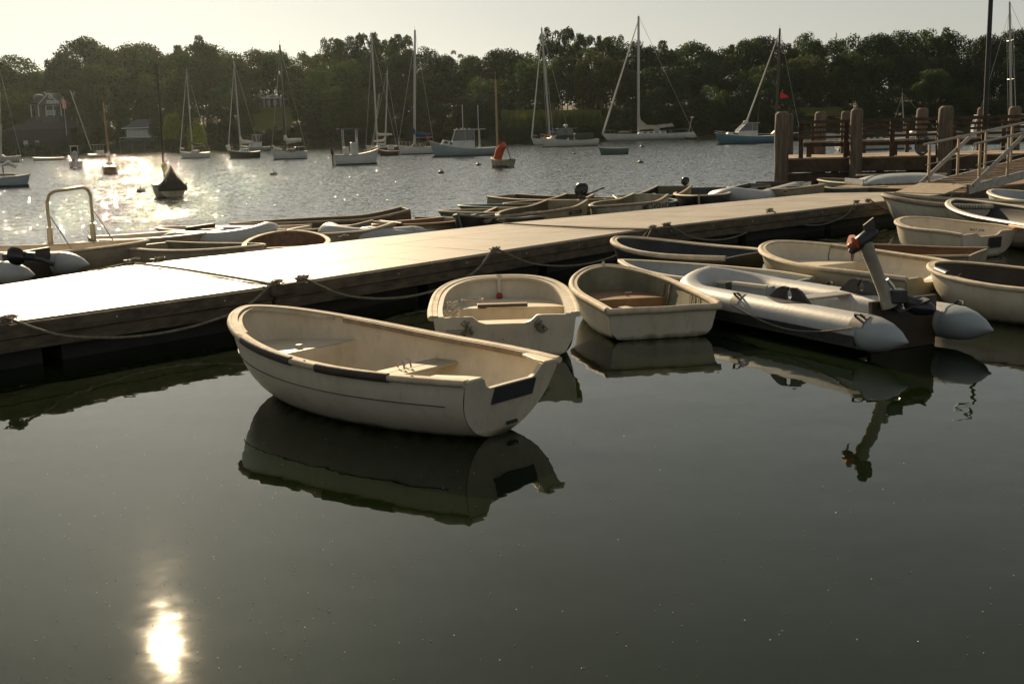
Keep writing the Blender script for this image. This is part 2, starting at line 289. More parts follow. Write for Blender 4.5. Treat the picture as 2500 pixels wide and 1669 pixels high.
# ---------------- dinghy builder ----------------
class Hull:
    def __init__(s, L, beam, tw, zb, zm, zs, um=0.45, p=2.2, q=1.7, n=2.3, n_s=None, depth=0.10, kb=0.55, rake=0.25, t=0.03, sole=0.05, flare=0.0, zkt=0.0):
        s.__dict__.update(L=L, B=beam/2, T=tw/2, zb=zb, zm=zm, zs=zs, um=um, p=p, q=q, n=n, ns=n_s or n, depth=depth, kb=kb, rake=rake, t=t, sole=sole, flare=flare, zkt=zkt)
    def b(s, u):
        if u < s.um: k = 1-u/s.um; return s.B-(s.B-s.T)*k**2
        k = (u-s.um)/(1-s.um); return s.B*max(0.0, 1-k**s.p)**(1/s.q)
    def sh(s, u):
        return s.zm+(s.zb-s.zm)*max(0, (u-0.3)/0.7)**2+(s.zs-s.zm)*max(0, (0.3-u)/0.3)**1.6
    def kl(s, u):
        z = -s.depth
        if u > 0.55: z += (s.sh(u)*s.kb+s.depth)*((u-0.55)/0.45)**3.0
        if u > 0.93: z += (s.sh(u)-z)*((u-0.93)/0.07)**2*0.96
        if u < 0.5: z += (s.zkt+s.depth)*((0.5-u)/0.5)**2
        return z
    def nn(s, u): return lerp(s.ns, s.n, min(1, u/0.5)) if u < 0.5 else lerp(s.n, max(1.7, s.n*0.8), (u-0.5)/0.5)
    def pt(s, u, a, inner=False, side=1):
        n = s.nn(u); zs = s.sh(u); zk = s.kl(u); bb = s.b(u); L = s.L; x = u*L
        if inner: bb = max(0.0, bb-s.t); zk += s.t; x = 0.03+u*(L-0.03-s.t*1.2)
        z = zs-(zs-zk)*max(0, math.cos(a))**(2/n); y = bb*max(0, math.sin(a))**(2/n)
        y *= 1-s.flare*(zs-z)/(zs+0.1)
        if inner: z = max(z, s.sole)
        x += s.rake*(zs-z)*(1-u)**5
        if u > 0.8: x -= 0.18*(zs-z)*((u-0.8)/0.2)**2
        return Vector((x, side*y, z))
    def half(s, u, z, inner=True):
        n = s.nn(u); zs = s.sh(u); zk = s.kl(u)+(s.t if inner else 0); bb = s.b(u)-(s.t if inner else 0)
        if z <= zk or bb <= 0: return 0.0
        c = min(1, max(0, (zs-z)/(zs-zk))); ca = c**(n/2); return bb*math.sqrt(max(0, 1-ca*ca))**(2/n)*(1-s.flare*(zs-z)/(zs+0.1))
    def us(s, N=24): return [1-(1-k/N)**2 for k in range(N+1)]
    def shell(s, inner=False, NA=11):
        rows = []
        for u in s.us():
            row = [s.pt(u, (1-k/NA)*math.pi/2, inner, 1) for k in range(NA)] + [s.pt(u, k/NA*math.pi/2, inner, -1) for k in range(NA+1)]
            rows.append(row)
        return MB().grid(rows)
    def rail(s, off=0.0, dz=0.0, u0=0.0, u1=1.0, side=None):
        us = [u for u in s.us(30) if u0-1e-6 <= u <= u1+1e-6]
        def q(u, sd):
            P_ = s.pt(u, math.pi/2, False, sd); P_.z += dz
            return P_
        L_ = [q(u, 1) for u in us]; Rr = [q(u, -1) for u in us]
        pts = L_ if side == 1 else Rr if side == -1 else L_+Rr[::-1][1:]
        if off:
            out = []
            for i, p_ in enumerate(pts):
                t_ = pts[min(i+1, len(pts)-1)]-pts[max(i-1, 0)]; sd = Vector((t_.y, -t_.x, 0))
                if sd.length > 1e-9: sd.normalize()
                out.append(p_ + sd*off*(-1 if side != -1 else 1))
            pts = out
        return pts
def dinghy(label, bow, stern, beam, tw, hull=WHITE, inner=INNER, rail=RAILW, name='dinghy', group=None, zm=None, cut=None, railp=(0.026, 0.024), cap=True,
           seats=(), bowseat=None, sternseat=None, seatm=None, plate=None, tmat=None, cutout=None, stem=False, cap_m=None, shift=0.0, **kw):
    bz, sz = bow[2], stern[2]; A = at(*bow); B_ = at(*stern); d = A-B_; d.z = 0
    if shift:
        pn = Vector((-d.y, d.x, 0)).normalized(); pn = pn if pn.y > 0 else -pn; A = A+pn*beam*shift*0.6; B_ = B_+pn*beam*shift; d = A-B_; d.z = 0
    h = Hull(d.length, beam, tw, bz, zm if zm else min(bz, sz)-0.03, sz, **kw)
    root = empty(name, (B_.x, B_.y, 0), math.atan2(d.y, d.x)); tag(root, label, 'dinghy', group)
    h.shell().build('hull', hull, root, True)
    h.shell(True, 9).build('inner_liner', inner, root, True)
    # transom slab
    N = 22; rows_f = []; rows_b = []; zs = h.sh(0); zk = h.kl(0)+0.005; n = h.nn(0)
    for k in range(N+1):
        y = -h.T*0.995+2*h.T*0.995*k/N; ay = min(1, abs(y)/h.T); zb_ = zs-(zs-zk)*max(0, 1-ay**n)**(1/n)
        y2 = y
        zt = zs+0.008*(1-ay*ay)
        if cutout and abs(y) < cutout[0]: e = min(1, (cutout[0]-abs(y))/(h.T*0.16)); e = e*e*(3-2*e); zt -= cutout[1]*e
        col = []; colb = []
        for j in range(5):
            z = lerp(zb_, zt, j/4); yy = y2*(1-h.flare*(zs-z)/(zs+0.1)); x = h.rake*(zs-z)
            col.append((x-0.004, yy, z)); colb.append((x+0.032, yy, z))
        rows_f.append(col); rows_b.append(colb)
    tb = MB().grid(rows_f); tb.grid([c[::-1] for c in rows_b]); tb.grid([[a[-1] for a in rows_f], [a[-1] for a in rows_b]])
    tb.build('transom', tmat or hull, root, True)
    a_, b_ = railp
    MB().sweep(h.rail(off=0.012), ell(a_, b_)).build('rub_rail', rail, root, True)
    if cap: MB().sweep(h.rail(off=-0.022, dz=0.012), rect(0.024, 0.009)).build('gunwale', cap_m or rail, root)
    for q in seats:      # (u, width, z-frac, planks)
        u, wd, zf, npl = q; z = h.sole+(h.sh(u)-h.sole)*zf; hb = h.half(u, z)+0.004
        pw = wd/npl
        for j in range(npl):
            x = u*h.L+(j-(npl-1)/2)*pw
            MB().box((x, 0, z), (pw-0.006, 2*hb, 0.022)).build('seat_plank' if npl > 1 else 'thwart', seatm or PLANK, root, bevel=0.004)
        if q[3] > 1: MB().box((u*h.L, 0, (z+h.sole)/2-0.01), (0.035, 0.035, z-h.sole-0.01)).build('seat_post', inner, root)
    def tank(u1, u2, zf, nm, m_):
        z = h.sole+(h.sh((u1+u2)/2)-h.sole)*zf; K = 10; ra = []; rb = []
        for k in range(K+1):
            u = lerp(u1, u2, k/K); hb = max(0.004, h.half(u, z)+0.002); x = 0.03+u*(h.L-0.03-h.t*1.2)
            ra.append([(x, hb, z), (x, hb*0.5, z+0.004), (x, 0, z+0.005), (x, -hb*0.5, z+0.004), (x, -hb, z)])
        mb = MB().grid(ra)
        u = u1 if u1 > 0.4 else u2; rows = []
        for j in range(6):
            zz = lerp(z+0.001, h.sole, j/5); hb = h.half(u, zz)+0.002; x = 0.03+u*(h.L-0.03-h.t*1.2)
            rows.append([(x, hb*(1-i/3), zz) for i in range(7)])
        mb.grid(rows); return mb.build(nm, m_, root, False)
    if bowseat: tank(bowseat[0], 0.97, bowseat[1], 'bow_seat', bowseat[2] if len(bowseat) > 2 else inner)
    if sternseat: tank(0.005, sternseat[0], sternseat[1], 'stern_seat', sternseat[2] if len(sternseat) > 2 else inner)
    if plate:           # (y0, y1, z0, z1) dark motor pad on the transom
        for y0, y1, z0, z1 in [plate]:
            x0, x1 = h.rake*(zs-z1), h.rake*(zs-z0)
            MB().add([(x1-0.014, y0, z0), (x1-0.014, y1, z0), (x0-0.014, y1, z1), (x0-0.014, y0, z1), (x0+0.045, y0, z1+0.004), (x0+0.045, y1, z1+0.004), (x0-0.014, y1, z1+0.004), (x0-0.014, y0, z1+0.004),
                      (x1-0.002, y0, z0), (x1-0.002, y1, z0), (x0-0.002, y0, z1), (x0-0.002, y1, z1)],
                     [(0, 3, 2, 1), (4, 7, 6, 5), (0, 8, 10, 3), (1, 2, 11, 9), (0, 1, 9, 8), (3, 7, 6, 2)]).build('motor_pad', mat('slate_motor_pad', (0.03, 0.032, 0.04), 0.5, (0.05, 0.05, 0.06), 12), root)
    if stem: MB().tube([(h.L+0.005, 0, bz+0.03)]+[h.pt(u, 0)+Vector((0.012, 0, 0)) for u in (1.0, 0.985, 0.96, 0.93, 0.9)], 0.022, 6).build('stem', rail, root, True)
    return root, h
def lettering(root, h, txt, u, z, size, m_, side, flip=False, inner=False, off=0.006):
    P1 = Vector((u*h.L, side*h.half(u, z, inner), z)); P2 = Vector(((u+0.08)*h.L, side*h.half(u+0.08, z, inner), z)); P3 = Vector((u*h.L, side*h.half(u, z+0.05, inner), z+0.05))
    ex = (P2-P1).normalized(); ez = (P3-P1).normalized(); nn_ = ex.cross(ez)*(-side)
    if nn_.y*side < 0: nn_ = -nn_
    if inner: nn_ = -nn_
    tx = ez.cross(nn_)
    put_text(root, txt, P1+nn_*off, tx, nn_, size, m_)
def put_text(root, txt, pos, tx, nn_, size, m_):
    ty = nn_.cross(tx).normalized(); tx = ty.cross(nn_).normalized()
    c = bpy.data.curves.new('lettering', 'FONT'); c.body = txt; c.size = size; c.extrude = 0.001; c.offset = size*0.012; c.align_x = 'CENTER'; c.align_y = 'CENTER'; c.resolution_u = 3
    tmp = bpy.data.objects.new('tmp', c); COL.objects.link(tmp); dg = bpy.context.evaluated_depsgraph_get()
    me = bpy.data.meshes.new_from_object(tmp.evaluated_get(dg)); bpy.data.objects.remove(tmp); bpy.data.curves.remove(c)
    me.materials.clear(); me.materials.append(m_)
    o = bpy.data.objects.new('lettering', me); COL.objects.link(o); o.parent = root
    M = Matrix((tx, ty, nn_)).transposed().to_4x4(); M.translation = pos; o.matrix_local = M; return o

# ================= near boats =================
# A: the main white dinghy
rA, hA = dinghy('large white dinghy in the foreground with dark rail guards, bow pointing up left', (604, 752, 0.64), (1254, 906, 0.455), 1.33, 0.92, um=0.44, p=2.3, q=1.65, n=2.15, n_s=2.0,
    zm=0.45, cutout=(0.30, 0.085), seats=[(0.42, 0.26, 0.58, 2)], bowseat=(0.74, 0.62), plate=(-0.25, 0.16, 0.25, 0.365), rake=0.35, depth=0.09, zkt=-0.01, kb=0.35, railp=(0.026, 0.024))
for u0_, u1_ in ((0.48, 0.76), (0.16, 0.46)):
    MB().sweep(hA.rail(off=0.014, u0=u0_, u1=u1_, side=1), ell(0.031, 0.033, 12)).build('rail_guard', RAILD, rA, True)
for u_ in (0.47, 0.15, 0.77):
    MB().sweep(hA.rail(off=0.014, u0=u_-0.03, u1=u_+0.03, side=1)[:3], ell(0.030, 0.031, 12)).build('rail_lashing', ROPEW, rA, True)
MB().sweep(hA.rail(off=-0.055, dz=-0.004, u0=0.03, u1=0.80, side=-1), rect(0.014, 0.02)).build('gunwale_strip', RAILB, rA)
MB().sweep(hA.rail(off=-0.045, dz=-0.006, u0=0.80), rect(0.035, 0.012)).build('bow_breasthook', RAILW, rA)
st = [Vector((u*hA.L, hA.half(u, hA.sh(u)*0.62, False)+0.0005, hA.sh(u)*0.62)) for u in np.linspace(0.06, 0.93, 40)]
MB().tube(st, 0.0035, 5).build('scribed_line', INK, rA)
xq = 0.42*hA.L; zq = hA.sole+(hA.sh(.42)-hA.sole)*.6
MB().beam((xq-0.135, 0.10, zq+0.014), (xq+0.135, 0.10, zq+0.014), 0.012, 0.005).build('seat_strap', INK, rA)
for dy in (-0.02, 0.05):
    MB().tube([(xq+0.06, -0.20+dy, zq+0.012), (xq+0.055, -0.20+dy, zq+0.05), (xq+0.03, -0.21+dy, zq+0.07), (xq+0.0, -0.2+dy, zq+0.055), (xq-0.02, -0.19+dy, zq+0.012)], 0.007, 8).build('oarlock', METAL, rA, True)
for s_ in (1, -1):   # quarter knees at the transom corners
    y1 = s_*hA.T
    MB().prism([(-0.01, y1*1.0), (0.30, y1*1.06), (0.30, y1*0.93), (0.10, y1*0.72), (-0.01, y1*0.66)][::s_], 0.450, 0.472).build('quarter_knee', INNER, rA, bevel=0.006)
ring_x = 0.03+0.738*(hA.L-0.07)
MB().tube([(ring_x-0.004, 0.18+0.075*math.cos(a), 0.22+0.075*math.sin(a)) for a in np.linspace(0, 2*math.pi, 25)[:-1]], 0.005, 6, closed=True).build('inspection_hatch', BEIGE, rA)
MB().box((hA.rake*(0.42-0.075)-0.006, -0.10, 0.075), (0.012, 0.10, 0.022)).build('drain_plate', INK, rA)
lettering(rA, hA, '▬▬▬', 0.105, 0.305, 0.03, INK, 1) if False else None
MB().box((hA.L*0.76+0.02, 0.02, 0.40), (0.03, 0.05, 0.015)).build('seat_latch', METAL, rA)

# B: white tender seen from astern
rB, hB = dinghy('white blunt-bowed tender seen from astern behind the large dinghy, rope ends on its patched transom', (1222, 676, 0.50), (1232, 772, 0.40), 1.34, 1.28, um=0.35, p=3.6, q=2.6, n=3.6, n_s=6,
    zm=0.40, cutout=(0.30, 0.075), bowseat=(0.60, 0.60), sternseat=(0.20, 0.70), rake=0.12, depth=0.08, flare=0.09, kb=0.3, railp=(0.034, 0.026))
MB().sweep(hB.rail(off=-0.055, dz=0.0), rect(0.04, 0.012)).build('side_deck', WHITE, rB)
MB().box((0.60*hB.L-0.02, 0.0, 0.325), (0.09, 0.50, 0.03)).build('thwart_board', TEAK, rB, bevel=0.004)
MB().box((0.60*hB.L-0.07, 0.0, 0.318), (0.035, 0.50, 0.022)).build('thwart_edge', BLACK, rB, bevel=0.003)
MB().tube([(hB.L*0.93, 0.02, 0.31), (hB.L*0.955, 0.02, 0.40), (hB.L*0.97, 0.02, 0.53)], [0.022, 0.022, 0.03], 10).build('bow_post', INNER, rB, True)
MB().ball((hB.L*0.91, 0.02, 0.32), (0.045, 0.035, 0.04)).build('red_handle', mat('red_plastic', (0.30, 0.03, 0.02), 0.5), rB, True)
for yy in (-0.31, 0.33):
    mb = MB()
    for k in range(14):
        a = rng.uniform(0, 6.28, 2); x_, y_, z_ = -0.02+rng.uniform(-.02, .03), yy+rng.uniform(-.04, .04), 0.33+rng.uniform(-.05, .05)
        mb.tube([(x_, y_, z_), (x_-0.01+0.02*math.cos(a[0]), y_+0.04*math.cos(a[1]), z_-0.03), (x_, y_+0.02*math.sin(a[0]), z_-0.065)], 0.005, 5)
    mb.build('rope_knot', ROPE, rB)
mb = MB()
for k in range(3):
    mb.tube([(0.62*hB.L+0.14+0.10*math.cos(a)+0.01*k, 0.30+0.11*math.sin(a), 0.34+0.008*k) for a in np.linspace(0, 2*math.pi, 16)[:-1]], 0.007, 6, closed=True)
mb.build('rope_coil', ROPEW, rB, True)
mb = MB()
for k in range(4):
    a0 = k*1.3
    mb.tube([(0.10+0.05*math.cos(a+a0), 0.46+0.05*math.sin(a), 0.42+0.03*k+0.02*math.sin(2*a)) for a in np.linspace(0, 5.0, 14)], 0.009, 6)
mb.build('rope_tangle', ROPEW, rB, True)
MB().box((0.004, 0.42, 0.27), (0.012, 0.22, 0.045)).build('faded_label', mat('faded_print', (0.22, 0.21, 0.17), 0.6, (0.38, 0.36, 0.3), 40), rB)
MB().ball((0.028, 0.02, 0.19), (0.008, 0.014, 0.014)).build('drain_plug', INK, rB)
MB().box((0.015, -0.38, 0.345), (0.02, 0.30, 0.02)).build('grey_patch', GREYBLUE, rB) if False else None

# C: white dinghy with olive interior
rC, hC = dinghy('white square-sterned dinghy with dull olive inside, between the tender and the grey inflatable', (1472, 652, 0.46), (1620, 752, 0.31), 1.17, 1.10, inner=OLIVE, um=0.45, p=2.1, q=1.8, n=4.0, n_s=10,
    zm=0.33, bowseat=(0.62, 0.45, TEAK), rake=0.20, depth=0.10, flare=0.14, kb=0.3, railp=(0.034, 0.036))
MB().sweep([(-0.018, -0.575, 0.30), (-0.02, -0.3, 0.303), (-0.02, 0, 0.298), (-0.02, 0.3, 0.303), (-0.018, 0.575, 0.30)], ell(0.03, 0.034)).build('transom_fender', RAILW, rC, True)
MB().box((0.34*hC.L, 0.12, 0.20), (0.26, 0.10, 0.018), 0.35).build('loose_board', PLANK, rC, bevel=0.004)
MB().box((0.5*hC.L+0.25, -0.05, 0.275), (0.03, 0.08, 0.01)).build('hatch_hole', INK, rC)
MB().tube([(hC.L-0.01, 0, 0.47), (hC.L-0.01, 0, 0.51), (hC.L-0.03, 0, 0.52)], 0.016, 8).build('bow_cleat', ROPEW, rC, True)
for k, uu in enumerate((0.22, 0.29, 0.34)):
    y0 = -hC.half(uu, 0.3)+0.01
    MB().tube([(uu*hC.L, y0, 0.32), (uu*hC.L-0.02, y0+0.02, 0.22), (uu*hC.L-0.06, y0+0.06, 0.13), (uu*hC.L-0.12, y0+0.1, 0.08)], 0.008, 6).build('hanging_line', ROPEW, rC, True)
for uu in (0.60, 0.66): MB().tube([(uu*hC.L, -hC.half(uu, z)+0.015, z) for z in (0.34, 0.25, 0.16, 0.10)], 0.014, 6).build('rib', OLIVE, rC, True)

# D: dark boat with canvas rail
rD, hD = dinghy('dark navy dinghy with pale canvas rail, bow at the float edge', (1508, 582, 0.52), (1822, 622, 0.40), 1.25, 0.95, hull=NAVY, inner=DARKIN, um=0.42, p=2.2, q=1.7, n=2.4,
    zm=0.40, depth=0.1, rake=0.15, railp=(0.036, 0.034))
lettering(rD, hD, '7112', 0.20, 0.22, 0.075, INKW, 1)
# E: pale blue-grey dinghy
rE, hE = dinghy('pale blue-grey flat dinghy with pointed bow tucked behind the grey inflatable', (1513, 636, 0.40), (1930, 690, 0.30), 1.15, 0.95, hull=GREYBLUE, inner=GREYBLUE, rail=INNER, um=0.45, p=1.7, q=1.2, n=2.8,
    zm=0.33, depth=0.1, rake=0.1, railp=(0.014, 0.02), sternseat=(0.18, 0.8, INNER))
# G: cream dinghy with phone number
rG, hG = dinghy('cream-sided white dinghy with a black phone number inside, behind the grey inflatable', (1893, 592, 0.52), (2298, 672, 0.36), 1.62, 1.02, hull=CREAM, um=0.44, p=2.3, q=1.7, n=2.2, n_s=2.0,
    zm=0.40, cutout=(0.30, 0.07), rake=0.3, sternseat=(0.16, 0.6), bowseat=(0.66, 0.62), depth=0.09, kb=0.35, railp=(0.036, 0.03))
put_text(rG, '508-540-5651', Vector((0.03+0.66*(hG.L-0.066)-0.012, 0.0, 0.215)), Vector((0, -1, 0)), Vector((-1, 0, 0)), 0.10, INK)
MB().sweep(hG.rail(off=-0.05, dz=-0.004, u0=0.03, u1=0.85, side=-1), rect(0.012, 0.018)).build('gunwale_strip', RAILB, rG)
MB().tube([(0.02, -0.40, 0.36), (0.03, -0.56, 0.355)], 0.03, 8).build('transom_roller', BLACK, rG, True)
MB().box((0.05, 0.05, 0.19), (0.01, 0.10, 0.02)).build('drain_plate', INK, rG)
MB().tube([(hG.L*0.80, -0.44, 0.50), (hG.L*0.80, -0.40, 0.36), (hG.L*0.77, -0.34, 0.24)], 0.010, 6).build('painter_line', ROPE, rG, True)
# H wooden boat behind
rH, hH = dinghy('shallow wooden skiff with orange-brown inside behind the cream dinghy', (1985, 598, 0.38), (2390, 616, 0.36), 1.2, 1.0, hull=BEIGE, inner=BROWNIN, rail=RAILB, um=0.45, p=1.8, q=1.3, n=3,
    zm=0.34, railp=(0.018, 0.016), rake=0.2)
# I dinghy right with dark interior
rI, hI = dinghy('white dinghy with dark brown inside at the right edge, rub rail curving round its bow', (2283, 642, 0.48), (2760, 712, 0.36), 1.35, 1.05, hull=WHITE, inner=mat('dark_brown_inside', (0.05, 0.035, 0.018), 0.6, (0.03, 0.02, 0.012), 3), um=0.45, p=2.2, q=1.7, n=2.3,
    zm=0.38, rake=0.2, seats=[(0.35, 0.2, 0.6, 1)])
MB().tube([hI.pt(0.86, math.pi/2, False, 1)+Vector((0, -0.02, 0.02)), hI.pt(0.76, math.pi/2, False, 1)+Vector((0, -0.02, 0.02))], 0.04, 10).build('black_roller', BLACK, rI, True)
# J white dinghy with blue bottom
rJ, hJ = dinghy('white rounded dinghy with a blue bottom stripe under the dark pale-railed boat', (2212, 532, 0.52), (2415, 567, 0.38), 1.38, 1.25, um=0.42, p=2.4, q=1.9, n=3.0, n_s=3.2,
    zm=0.42, cutout=(0.3, 0.06), bowseat=(0.72, 0.35), sternseat=(0.25, 0.4), rake=0.12, flare=0.12, depth=0.08)
MB().sweep([hJ.pt(u, 1.0)+Vector((0, 0.004, 0)) for u in np.linspace(0, 0.9, 14)], rect(0.004, 0.02)).build('blue_stripe', mat('blue_bottom_paint', (0.02, 0.03, 0.09), 0.5), rJ)
MB().ball((hJ.L*0.9, 0.05, 0.36), (0.02, 0.05, 0.05)).build('vent', INK, rJ)
lettering(rJ, hJ, 'M15-7  J4-MAIN', 0.42, 0.33, 0.05, mat('faded_ink', (0.15, 0.13, 0.09), 0.6), -1, inner=True)
MB().add([(0.005, -0.3, 0.14), (0.005, 0.0, 0.14), (-0.006, 0.0, 0.30), (-0.006, -0.3, 0.30)], [(0, 1, 2, 3)]).build('dark_patch', DARKIN, rJ)
# K rope-railed boat
rK, hK = dinghy('dinghy with a thick laced rope rail round its bow beside the brown float', (2158, 476, 0.62), (2540, 500, 0.45), 1.5, 1.1, hull=WHITE, inner=OLIVE, rail=ROPEW, um=0.45, p=1.9, q=1.4, n=2.4, zm=0.46, railp=(0.045, 0.045), stem=True, rake=0.2)
mb = MB()
for s_ in (1, -1):
    pts = hK.rail(off=0.012, side=s_, u0=0.3)
    for a, b_ in zip(pts[:-1], pts[1:]):
        for t_ in (0.15, 0.5, 0.85): mb.sweep([a.lerp(b_, t_), a.lerp(b_, t_)+(b_-a).normalized()*0.02], ell(0.05, 0.05, 8))
mb.build('rope_lashing', RAILB, rK)
# L dark boat w/ pale rail
rL, hL_ = dinghy('dark-sided dinghy with broad pale rail and orange oars at the right edge', (2332, 488, 0.55), (2680, 560, 0.42), 1.45, 1.1, hull=NAVY, inner=DARKIN, rail=WHITE, um=0.45, p=1.9, q=1.5, n=2.4, zm=0.44, railp=(0.045, 0.03), rake=0.2, seats=[(0.4, 0.2, 0.6, 1)])
for dy in (0, 0.09):
    o = MB().tube([at(2465, 545+dy*60, 0.42), at(2560, 560+dy*60, 0.44)], 0.022, 8).build('oar', mat('orange_varnished_oar', (0.55, 0.25, 0.05), 0.35), None, True)
    tag(o, 'orange varnished oar lying in the dark pale-railed boat, %s of the pair' % ('upper' if dy == 0 else 'lower'), 'oar', 'orange oars')
# M
rM, hM = dinghy('blue-grey dinghy partly out of frame beside the foot of the gangway', (2428, 464, 0.58), (2720, 500, 0.45), 1.4, 1.1, hull=GREYBLUE, inner=GREYBLUE, rail=INNER, um=0.45, p=2.2, q=1.7, n=2.4, zm=0.46, rake=0.2)

# ---------------- inflatable boats ----------------
def rib(label, tip_near, tip_far, bow, r=0.2, name='inflatable_boat', detail=True, group=None, z=0.24, tube=TUBEM):
    a = at(tip_near[0], tip_near[1], z); b = at(tip_far[0], tip_far[1], z); c = at(bow[0], bow[1], z+0.08)
    mid = (a+b)/2; d = c-mid; d.z = 0; L = d.length; wd = (a-b).length*0.5*abs(math.cos(0)); dn = d.normalized(); vv = a-b; wd = abs(vv.x*dn.y-vv.y*dn.x)/2 if detail else 0.6; wd = max(0.45, min(0.85, wd))
    root = empty(name, (mid.x, mid.y, 0), math.atan2(d.y, d.x)); tag(root, label, 'inflatable boat', group)
    def path(k):   # half-path from stern tip to bow centre
        pts = []
        for i in range(8): pts.append(Vector((lerp(0.0, L-wd*1.15, i/7), wd, z+0.0)))
        for i in range(1, 11):
            a_ = i/10*math.pi/2; pts.append(Vector((L-wd*1.15+wd*1.15*math.sin(a_)*0.98, wd*math.cos(a_)**0.9 if i < 10 else 0.0, z+0.12*(i/10)**1.5)))
        return pts
    P1 = path(1); full = P1+[Vector((p.x, -p.y, p.z)) for p in P1[::-1][1:]]
    rs = [r]*len(full)
    body = MB().tube(full[1:-1], rs[1:-1], 20, cap=False); body.build('tube', tube, root, True)
    for s_ in (1, -1):
        x1 = P1[1].x
        MB().tube([(x1, s_*wd, z), (x1-0.10, s_*wd, z), (x1-0.22, s_*wd, z-0.005), (x1-0.34, s_*wd, z-0.01), (x1-0.43, s_*wd, z-0.015), (x1-0.46, s_*wd, z-0.015)], [r, r*0.97, r*0.82, r*0.52, r*0.16, 0.01], 20).build('cone_end', TUBED if detail else tube, root, True)
        MB().tube([(x1+0.005, s_*wd, z), (x1-0.015, s_*wd, z)], r+0.004, 20, cap=False).build('seam_band', TUBED, root, True)
        ix = [p for p in P1]; pts = [Vector((p.x, s_*(p.y+r*0.93) if i < 8 else s_*(p.y*(1+r*0.93/wd)), p.z-0.06)) if True else 0 for i, p in enumerate(ix[1:15])]
        MB().sweep(pts, rect(0.02, 0.045)).build('rub_strake', BLACK, root)
    MB().box((P1[1].x+0.10, 0, z+0.02), (0.05, 2*(wd-r*0.7), 0.46)).build('transom_board', mat('dark_plywood', (0.05, 0.03, 0.015), 0.5, (0.03, 0.02, 0.01), 4), root, bevel=0.008)
    MB().prism([(P1[1].x+0.2, -(wd-r*0.6)), (L-wd*1.1, -(wd-r*0.6)), (L-r, 0), (L-wd*1.1, wd-r*0.6), (P1[1].x+0.2, wd-r*0.6)], 0.06, 0.09).build('floor', TUBED, root)
    if detail:
        MB().box((L*0.50, 0, z+0.12), (0.22, 2*(wd-r*0.6), 0.025)).build('thwart', ALU, root, bevel=0.006)
        for s_ in (1, -1):
            for hf in (-1, 1):   # two-lobed upright oarlock leaf with a round gap
                pr = [(0.30*hf, 0.0), (0.24*hf, 0.045), (0.16*hf, 0.11), (0.09*hf, 0.135), (0.018*hf, 0.13), (0.022*hf, 0.098)]+[(0.048*math.sin(q)*hf, 0.058+0.048*math.cos(q)) for q in np.linspace(0.5, 2.9, 6)]+[(0.0, 0.0)]
                vs_ = [(L*0.44+x_, s_*(wd-0.05)+dy, z+r-0.012+z_) for dy in (-0.016, 0.016) for x_, z_ in pr]; K_ = len(pr)
                MB().add(vs_, [tuple(range(K_)), tuple(range(2*K_-1, K_-1, -1))]+[(k, (k+1) % K_, K_+(k+1) % K_, K_+k) for k in range(K_)]).build('oarlock_leaf', BLACK, root)
            rows = [[(L*0.44+0.62*(t-0.5), s_*(wd-0.05*0+(r+0.004)*math.sin(a_)), z+(r+0.004)*math.cos(a_)) for a_ in np.linspace(-.1-.55*math.sin(math.pi*t), -.1+.55*math.sin(math.pi*t), 7)] for t in np.linspace(0.02, .98, 13)]
            MB().grid(rows).build('oarlock_patch', BLACK, root, True)
            for xq_, lw in ((0.12, 0.16), (0.62, 0.13)):
                rows = [[(L*xq_+lw*(t-0.5), s_*(wd+(r+0.006)*math.sin(a_)), z+(r+0.006)*math.cos(a_)) for a_ in np.linspace(0.15, 1.15, 7)] for t in np.linspace(0, 1, 5)]
                MB().grid(rows).build('handle_patch', mat('worn_dark_patch', (0.06, 0.06, 0.06), 0.6, (0.1, 0.1, 0.09), 12), root, True)
                MB().tube([(L*xq_-lw*0.35, s_*(wd+(r+0.01)*math.sin(.55)), z+(r+0.01)*math.cos(.55)), (L*xq_-lw*0.2, s_*(wd+(r+0.05)*math.sin(.6)), z+(r+0.05)*math.cos(.6)), (L*xq_+lw*0.2, s_*(wd+(r+0.05)*math.sin(.6)), z+(r+0.05)*math.cos(.6)), (L*xq_+lw*0.35, s_*(wd+(r+0.01)*math.sin(.55)), z+(r+0.01)*math.cos(.55))], 0.012, 6).build('carry_handle', BLACK, root, True)
            MB().tube([(lerp(L*0.12, L*0.62, t), s_*(wd+r+0.01), z+0.06-0.13*math.sin(math.pi*t)) for t in np.linspace(0, 1, 12)], 0.007, 6).build('grab_line', ROPE, root, True)
            MB().ball((L*0.30, s_*(wd-r*0.75), z+0.10), (0.03, 0.02, 0.03)).build('valve', BLACK, root, True)
        MB().box((L-wd*0.95-r*1.05, 0.22, z+0.10), (0.02, 0.07, 0.16)).build('bow_strap', BLACK, root)
    return root, L, wd
rF, LF, wF = rib('grey inflatable boat with black oarlock patches and a tilted outboard, right of centre', (2222, 832), (2392, 796), (1730, 692), r=0.160, z=0.21)

